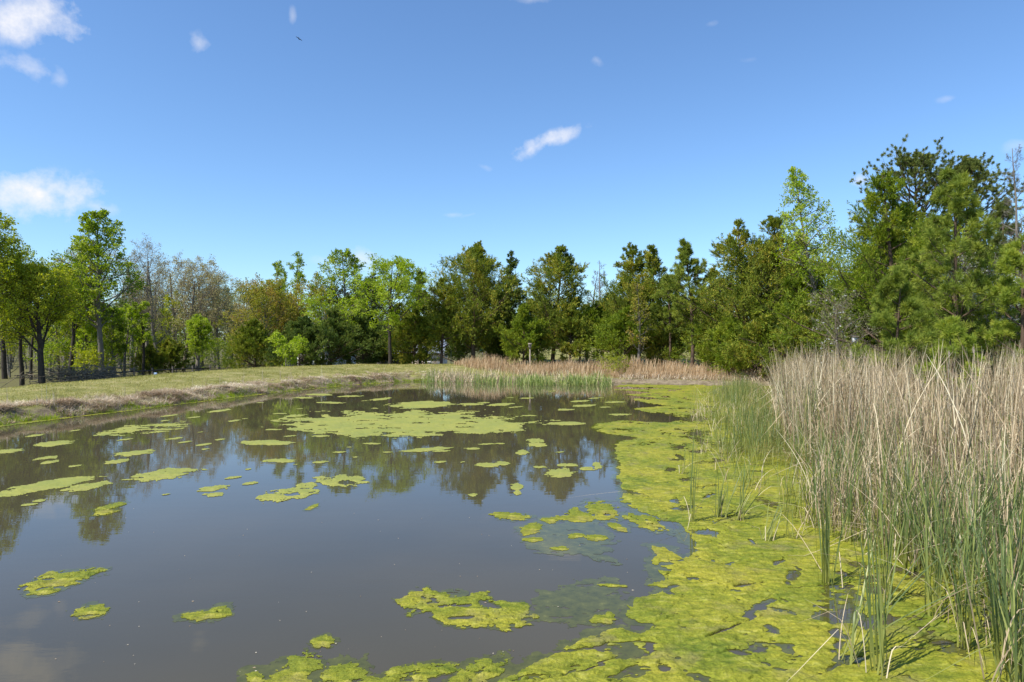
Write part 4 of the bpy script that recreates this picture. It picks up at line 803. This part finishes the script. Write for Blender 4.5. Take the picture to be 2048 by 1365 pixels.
# pines and right side
GP = 'pines on the right shore'
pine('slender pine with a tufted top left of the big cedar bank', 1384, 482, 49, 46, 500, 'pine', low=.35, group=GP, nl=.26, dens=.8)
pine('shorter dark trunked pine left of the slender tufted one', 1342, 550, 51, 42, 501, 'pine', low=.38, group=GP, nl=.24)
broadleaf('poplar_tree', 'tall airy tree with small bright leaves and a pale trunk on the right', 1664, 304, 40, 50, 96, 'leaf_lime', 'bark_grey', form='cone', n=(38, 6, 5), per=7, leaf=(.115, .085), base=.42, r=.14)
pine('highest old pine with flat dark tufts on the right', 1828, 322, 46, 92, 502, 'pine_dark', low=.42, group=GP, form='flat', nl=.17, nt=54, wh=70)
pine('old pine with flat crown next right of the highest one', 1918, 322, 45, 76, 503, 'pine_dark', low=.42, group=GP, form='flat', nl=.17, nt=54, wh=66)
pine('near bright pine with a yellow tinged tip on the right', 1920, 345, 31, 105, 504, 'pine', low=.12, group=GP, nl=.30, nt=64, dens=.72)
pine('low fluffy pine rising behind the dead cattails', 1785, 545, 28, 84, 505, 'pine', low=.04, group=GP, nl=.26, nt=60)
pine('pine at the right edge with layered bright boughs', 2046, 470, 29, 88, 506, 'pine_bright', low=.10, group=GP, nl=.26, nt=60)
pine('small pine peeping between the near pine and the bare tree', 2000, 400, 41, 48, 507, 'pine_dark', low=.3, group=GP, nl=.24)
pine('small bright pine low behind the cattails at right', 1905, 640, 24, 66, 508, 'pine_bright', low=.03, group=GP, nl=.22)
GD = 'blossoming dogwoods on the right shore'
broadleaf('dogwood_tree', 'twiggy dogwood with few white blossoms left of the low fluffy pine', 1685, 560, 33, 55, 97, 'leaf_pale', 'bark_tan', form='round', n=(20, 6, 5, 3), per=1, base=.15, leaf=(.07, .04), group=GD, blossoms=.03, cat='dogwood')
broadleaf('dogwood_tree', 'white blossomed dogwood under the near pine at the right edge', 1985, 520, 33, 75, 98, 'leaf_pale', 'bark_grey', form='round', n=(20, 6, 5, 3), per=1, base=.3, leaf=(.07, .04), group=GD, blossoms=.22, cat='dogwood')
broadleaf('dogwood_tree', 'blossom dotted dogwood hidden behind the tall broad cedar', 1870, 470, 38, 60, 99, 'leaf_pale', 'bark_grey', form='round', n=(18, 6, 5, 3), per=1, base=.4, leaf=(.07, .04), group=GD, blossoms=.12, cat='dogwood')

# ------------------------------------------------------------------ far woodland masses
def woodland(name, label, spots, seed, leafs=170, mat='wood_mass', lsize=.35, twigs=26):
    rng = np.random.default_rng(seed); g = Geo(); P = []; 
    S = np.array([(x, y, terrain(np.array([x]), np.array([y]))[0][0], h, r) for x, y, h, r in spots])
    n = len(S); base = S[:, :3].copy(); top = base+np.stack([rng.normal(size=n)*.4, rng.normal(size=n)*.4, S[:, 3]], 1)
    V, Fc = segs_mesh(base, top, S[:, 3]*.014, S[:, 3]*.004, 5); g.add(V, Fc)
    t = rng.uniform(.25, .95, (n, twigs)); p = base[:, None]+(top-base)[:, None]*t[..., None]; d = rng.normal(size=(n, twigs, 3))*np.array([1, 1, .3])+np.array([0, 0, .7]); L = S[:, 4][:, None]*(1.2-t)*rng.uniform(.6, 1.3, t.shape)
    e = p+unit(d)*L[..., None]; V, Fc = segs_mesh(p.reshape(-1, 3), e.reshape(-1, 3), np.full(n*twigs, .035), np.full(n*twigs, .01), 3); g.add(V, Fc)
    k = np.repeat(np.arange(n), leafs); c = rng.integers(0, twigs, n*leafs); w = rng.uniform(.2, 1.1, n*leafs)[:, None]
    q = p[k, c]*(1-w)+e[k, c]*w+rng.normal(size=(n*leafs, 3))*.35
    V, Fc, a = leaves(q, rng.normal(size=q.shape), lsize, lsize*.6, rng, np.clip(np.repeat(rng.random(n), leafs)*.6+.4*rng.random(n*leafs), 0, 1))
    o = thing(name, label, 'woodland'); o['kind'] = 'stuff'
    a1 = link('trunks', g.mesh('trunks', 'bark_grey'), o); a2 = link('foliage', mesh_from('foliage', V, Fc, mat, {'v': a}), o)
    for k_ in (a1, a2): k_['kind'] = 'stuff'
r = random.Random(8)
sp = []
for i in range(300):
    D = r.uniform(80, 140); px = r.uniform(-500, 620); sp.append(((px-1024)/F*D, D, r.uniform(6, 11), r.uniform(1.5, 3)))
woodland('left_woodland', 'hazy spring woodland receding behind the left bank trees', sp, 1, 260)
sp = []
for i in range(150):
    D = r.uniform(170, 260); px = r.uniform(500, 1700); sp.append(((px-1024)/F*D, D, r.uniform(7, 12), r.uniform(2.5, 5)))
woodland('far_woodland', 'far low line of trees glimpsed behind the cedars', sp, 2, 220, lsize=.8, twigs=16)
sp = []
for i in range(90):
    D = r.uniform(62, 100); px = r.uniform(1640, 2500); sp.append(((px-1024)/F*D, D, r.uniform(6, 10), r.uniform(1.5, 3)))
woodland('right_woodland', 'shaded woodland on the slope behind the right hand pines', sp, 3, 170)

# ------------------------------------------------------------------ buildings, fences and small things
def at(px, D, z=None):
    x = (px-1024)/F*D; return (x, D, tz(x, D) if z is None else z)
# stone house
D = 84; xl, xm, xr = (752-1024)/F*D, (823-1024)/F*D, (884-1024)/F*D; ze = CAMH-(708-HOR)/F*D; zr = CAMH-(688-HOR)/F*D; zb = -1.7
t = thing('stone_house', 'low stone house with pale metal roof half hidden behind the layered green tree', 'house', (xm, D, zb))
g = Geo(); box_geo(g, xm-xm, xr-xm, 0, 7, 0, ze-zb); link('wall', g.mesh('wall', 'stone'), t)['label'] = 'pinkish rubble stone wall'
g = Geo(); box_geo(g, xl-xm, -.003, .6, 6.4, 0, ze-zb-.02); link('wall', g.mesh('wall', 'shade_and_openings'), t)['label'] = 'shaded side wall, shade put into its dark colour'  # shade of this side of the house is painted into the wall colour
g = Geo(); box_geo(g, xl-xm+1.2, xl-xm+2.1, .55, .60, .3, 2.1); link('door', g.mesh('door', 'post'), t)
g = Geo()
V = np.array([[xl-xm-.4, -.4, ze-zb], [xr-xm+.3, -.4, ze-zb], [xr-xm+.3, 3.5, zr-zb+.4], [xl-xm-.4, 3.5, zr-zb+.4], [xr-xm+.3, 7.4, ze-zb], [xl-xm-.4, 7.4, ze-zb]]); V = np.concatenate([V, V+np.array([0, 0, .12])])
g.add(V, np.array([[0, 1, 2, 3], [3, 2, 4, 5], [6, 9, 8, 7], [9, 11, 10, 8], [0, 6, 7, 1], [5, 4, 10, 11], [0, 3, 9, 6], [3, 5, 11, 9], [1, 7, 8, 2], [2, 8, 10, 4]])); link('roof', g.mesh('roof', 'roof'), t)
g = Geo(); box_geo(g, 1.6, 2.5, -.03, .02, 1.0, 2.0); w = link('window', g.mesh('window', 'white'), t); g = Geo(); box_geo(g, 1.68, 2.42, -.05, -.035, 1.08, 1.92); link('pane', g.mesh('pane', 'shade_and_openings'), w)
# white house glimpse
D = 92; x, y, z = at(632, D, -1.4); t = thing('white_house', 'white house glimpsed between dark cedars left of the stone house', 'house', (x, y, z))
g = Geo(); box_geo(g, -4, 4, 0, 6, 0, 3.3); link('wall', g.mesh('wall', 'white'), t)
g = Geo(); V = np.array([[-4.4, -.4, 3.3], [4.4, -.4, 3.3], [4.4, 3, 4.6], [-4.4, 3, 4.6], [4.4, 6.4, 3.3], [-4.4, 6.4, 3.3]]); V = np.concatenate([V, V+np.array([0, 0, .12])])
g.add(V, np.array([[0, 1, 2, 3], [3, 2, 4, 5], [6, 9, 8, 7], [9, 11, 10, 8], [0, 6, 7, 1], [5, 4, 10, 11]])); link('roof', g.mesh('roof', 'roof'), t)
for wx in (-2.2, 1.6):
    g = Geo(); box_geo(g, wx, wx+.9, -.04, .02, 1.2, 2.3); link('window', g.mesh('window', 'shade_and_openings'), t)
# rail fence on the left
def rail_fence(pts, label, posth, rails, mat, r=.05):
    x0, y0, z0_ = pts[0]; t = thing('rail_fence', label, 'fence', (x0, y0, z0_)); O = np.array(pts[0])
    for p in pts:
        g = Geo(); q = np.array(p)-O; bar(g, q-[0, 0, .3], q+[0, 0, posth], .06); link('post', g.mesh('post', mat), t)
    for a, b in zip(pts[:-1], pts[1:]):
        for h in rails:
            g = Geo(); bar(g, np.array(a)-O+[0, 0, h], np.array(b)-O+[0, 0, h], r); link('rail', g.mesh('rail', mat), t)
    return t
def on_line(px, py, D): return ((px-1024)/F*D, D, CAMH-(py-HOR)/F*D)
rail_fence([on_line(px, py+6, D) for px, py, D in ((155,771,47),(190,765,47.5),(228,762,48),(268,759,49),(305,757,50),(345,754,51.5),(385,752,53),(420,750,55))], 'dark weathered rail fence running below the bare oaks', 1.0, (.38, .78), 'rail')
t = rail_fence([on_line(px, py+4, D) for px, py, D in ((462,743,58),(482,742,59),(515,741,60),(545,740,61))], 'pale wooden fence end beside the dark round cedar', .72, (.62,), 'post')
x, y, z = on_line(313, 757, 49.6); t = thing('fence_sign', 'small pale blue sign on the dark rail fence', 'sign', (x, y-.15, z))
g = Geo(); box_geo(g, -.11, .11, -.012, .012, .05, .42); link('panel', g.mesh('panel', 'blue'), t)
g = Geo(); box_geo(g, -.09, .09, -.018, -.0135, .10, .16); link('panel_stripe', g.mesh('stripe', 'white'), t)
g = Geo(); bar(g, (0, .03, -.6), (0, .03, .40), .02); link('post', g.mesh('post', 'rail'), t)
# wire fence behind the sedge
pts = [at(px, D) for px, D in ((902,56),(940,57),(974,58),(1000,58.5),(1030,59),(1060,59.5),(1092,60),(1125,60.5),(1160,61),(1195,61.5))]
O = np.array(pts[0]); t = thing('wire_fence', 'wire fence on thin dark posts behind the orange sedge', 'fence', pts[0])
for p in pts: g = Geo(); q = np.array(p)-O; bar(g, q-[0, 0, .3], q+[0, 0, 1.35], .025); link('post', g.mesh('post', 'metal'), t)
g = Geo()
for a, b in zip(pts[:-1], pts[1:]):
    for h in (.25, .5, .75, 1.0, 1.25): bar(g, np.array(a)-O+[0, 0, h], np.array(b)-O+[0, 0, h], .006)
link('wire', g.mesh('wire', 'wire'), t)
# nest boxes
def nestbox(px, D, topy, label, mat, group='nest boxes on posts'):
    x, y, z = at(px, D); zt_ = CAMH+(HOR-topy)/F*D; h = zt_-z; t = thing('birdhouse', label, 'birdhouse', (x, y, z), group)
    g = Geo(); bar(g, (0, 0, -.2), (0, 0, h-.32), .06); link('post', g.mesh('post', 'post'), t)
    g = Geo(); box_geo(g, -.11, .11, -.11, .11, h-.32, h-.06); bx = link('box', g.mesh('box', mat), t)
    g = Geo(); bar(g, (0, -.112, h-.17), (0, -.116, h-.17), .022, S=8); link('entrance_hole', g.mesh('hole', 'bird'), bx)
    g = Geo(); V = box_geo(g, -.15, .15, -.18, .14, h-.055, h-.02); V[:, 2] += (V[:, 1]+.18)*.25; link('roof', g.mesh('roof', 'post'), t)
nestbox(1060, 53, 688, 'weathered birdhouse on a post behind the orange sedge at centre', 'post')
nestbox(1710, 34, 673, 'pale birdhouse behind the dead cattails below the twiggy dogwood', 'white')
# teal barrel + red roofed shed at right
x, y, z = at(965, 70); t = thing('barrel', 'teal plastic barrel in the shade under the largest cedar', 'barrel', (x, y, CAMH-(697-HOR)/F*70-.25))
a = np.linspace(0, 2*np.pi, 17)[:-1]; prof = [(.0, 0), (.27, 0), (.29, .04), (.31, .3), (.325, .45), (.31, .6), (.29, .86), (.26, .9), (0, .9)]
V = np.concatenate([np.stack([np.cos(a)*r_, np.sin(a)*r_, 0*a+h], 1) for r_, h in prof]); Fc = np.array([[i*16+j, i*16+(j+1) % 16, (i+1)*16+(j+1) % 16, (i+1)*16+j] for i in range(8) for j in range(16)])
link('drum', mesh_from('drum', V, Fc, 'teal', None, True), t); g = Geo(); bar(g, (.14, 0, .895), (.14, 0, .93), .035, S=8); link('cap', g.mesh('cap', 'white'), t)
D = 70; x = (2018-1024)/F*D; zz = CAMH-(650-HOR)/F*D; zg = tz(x, D); t = thing('red_shed', 'faded red metal shed glimpsed under the pine boughs at right', 'shed', (x, D, zg))
g = Geo(); box_geo(g, -2.4, 2.4, 0, 3, 0, max(1.2, zz-zg+.4)); link('wall', g.mesh('wall', 'red'), t); hh = max(1.2, zz-zg+.4)
g = Geo(); V = np.array([[-2.6, -.3, hh], [2.6, -.3, hh], [2.6, 1.5, hh+.6], [-2.6, 1.5, hh+.6], [2.6, 3.3, hh], [-2.6, 3.3, hh]]); V = np.concatenate([V, V+np.array([0, 0, .08])])
g.add(V, np.array([[0, 1, 2, 3], [3, 2, 4, 5], [6, 9, 8, 7], [9, 11, 10, 8], [0, 6, 7, 1], [5, 4, 10, 11]])); link('roof', g.mesh('roof', 'red'), t)
g = Geo(); box_geo(g, -.5, .5, -.03, .02, .05, hh*.8); link('door', g.mesh('door', 'shade_and_openings'), t)
# brush pile
x, y, z = on_line(165, 772, 46); rng = np.random.default_rng(70); n = 420; c = rng.normal(size=(n, 3))*np.array([1.7, .9, .35])+np.array([0, 0, .55]); c[:, 2] = np.clip(c[:, 2], .05, 1.5)
d = unit(rng.normal(size=(n, 3))*np.array([1, .6, .35])); L = rng.uniform(.5, 2.2, n)[:, None]; V, Fc = segs_mesh(c-d*L/2, c+d*L/2, rng.uniform(.012, .04, n), np.full(n, .006), 4)
tag(link('brush_pile', mesh_from('brush', V, Fc, 'bark_tan'), None, (x, y, z)), 'heap of cut branches at the foot of the left trees beside the rail fence', 'brush pile')
# bird
d = direction(598, 78)*75; t = thing('bird', 'small dark bird soaring high in the blue sky', 'bird', (d.x, d.y, CAMH+d.z)); t.rotation_euler = (0, R(32), R(10)); t.scale = (.7, .7, .7)
a = np.linspace(0, 2*np.pi, 9)[:-1]; prof = [(-.30, .01), (-.2, .035), (-.05, .07), (.1, .075), (.2, .05), (.27, .04), (.32, .005)]
V = np.concatenate([np.stack([0*a+0, 0*a, 0*a], 1)+np.stack([np.cos(a)*r_*.0+np.cos(a)*r_, 0*a+yy, np.sin(a)*r_], 1) for yy, r_ in prof]); Fc = np.array([[i*8+j, i*8+(j+1) % 8, (i+1)*8+(j+1) % 8, (i+1)*8+j] for i in range(6) for j in range(8)])
link('body', mesh_from('body', V, Fc, 'bird', None, True), t)
for sgn in (-1, 1):
    o = np.array([[.05, -.1, 0], [.05, .12, 0], [.28, .14, .04], [.26, -.1, .04], [.5, .06, .02], [.45, -.1, .02]])*np.array([sgn, 1, 1]); V = np.concatenate([o, o-[0, 0, .012]])
    link('wing', mesh_from('wing', V, np.array([[0, 1, 2, 3], [3, 2, 4, 5], [6, 9, 8, 7], [9, 11, 10, 8], [1, 7, 8, 2], [0, 3, 9, 6], [2, 8, 10, 4], [4, 10, 11, 5], [3, 5, 11, 9]]), 'bird'), t)
V = np.array([[-.03, -.25, 0], [.03, -.25, 0], [.09, -.45, 0], [-.09, -.45, 0]]); V = np.concatenate([V, V-[0, 0, .01]]); link('tail', mesh_from('tail', V, np.array([[0, 1, 2, 3], [7, 6, 5, 4], [0, 3, 7, 4], [1, 5, 6, 2], [2, 6, 7, 3]]), 'bird'), t)
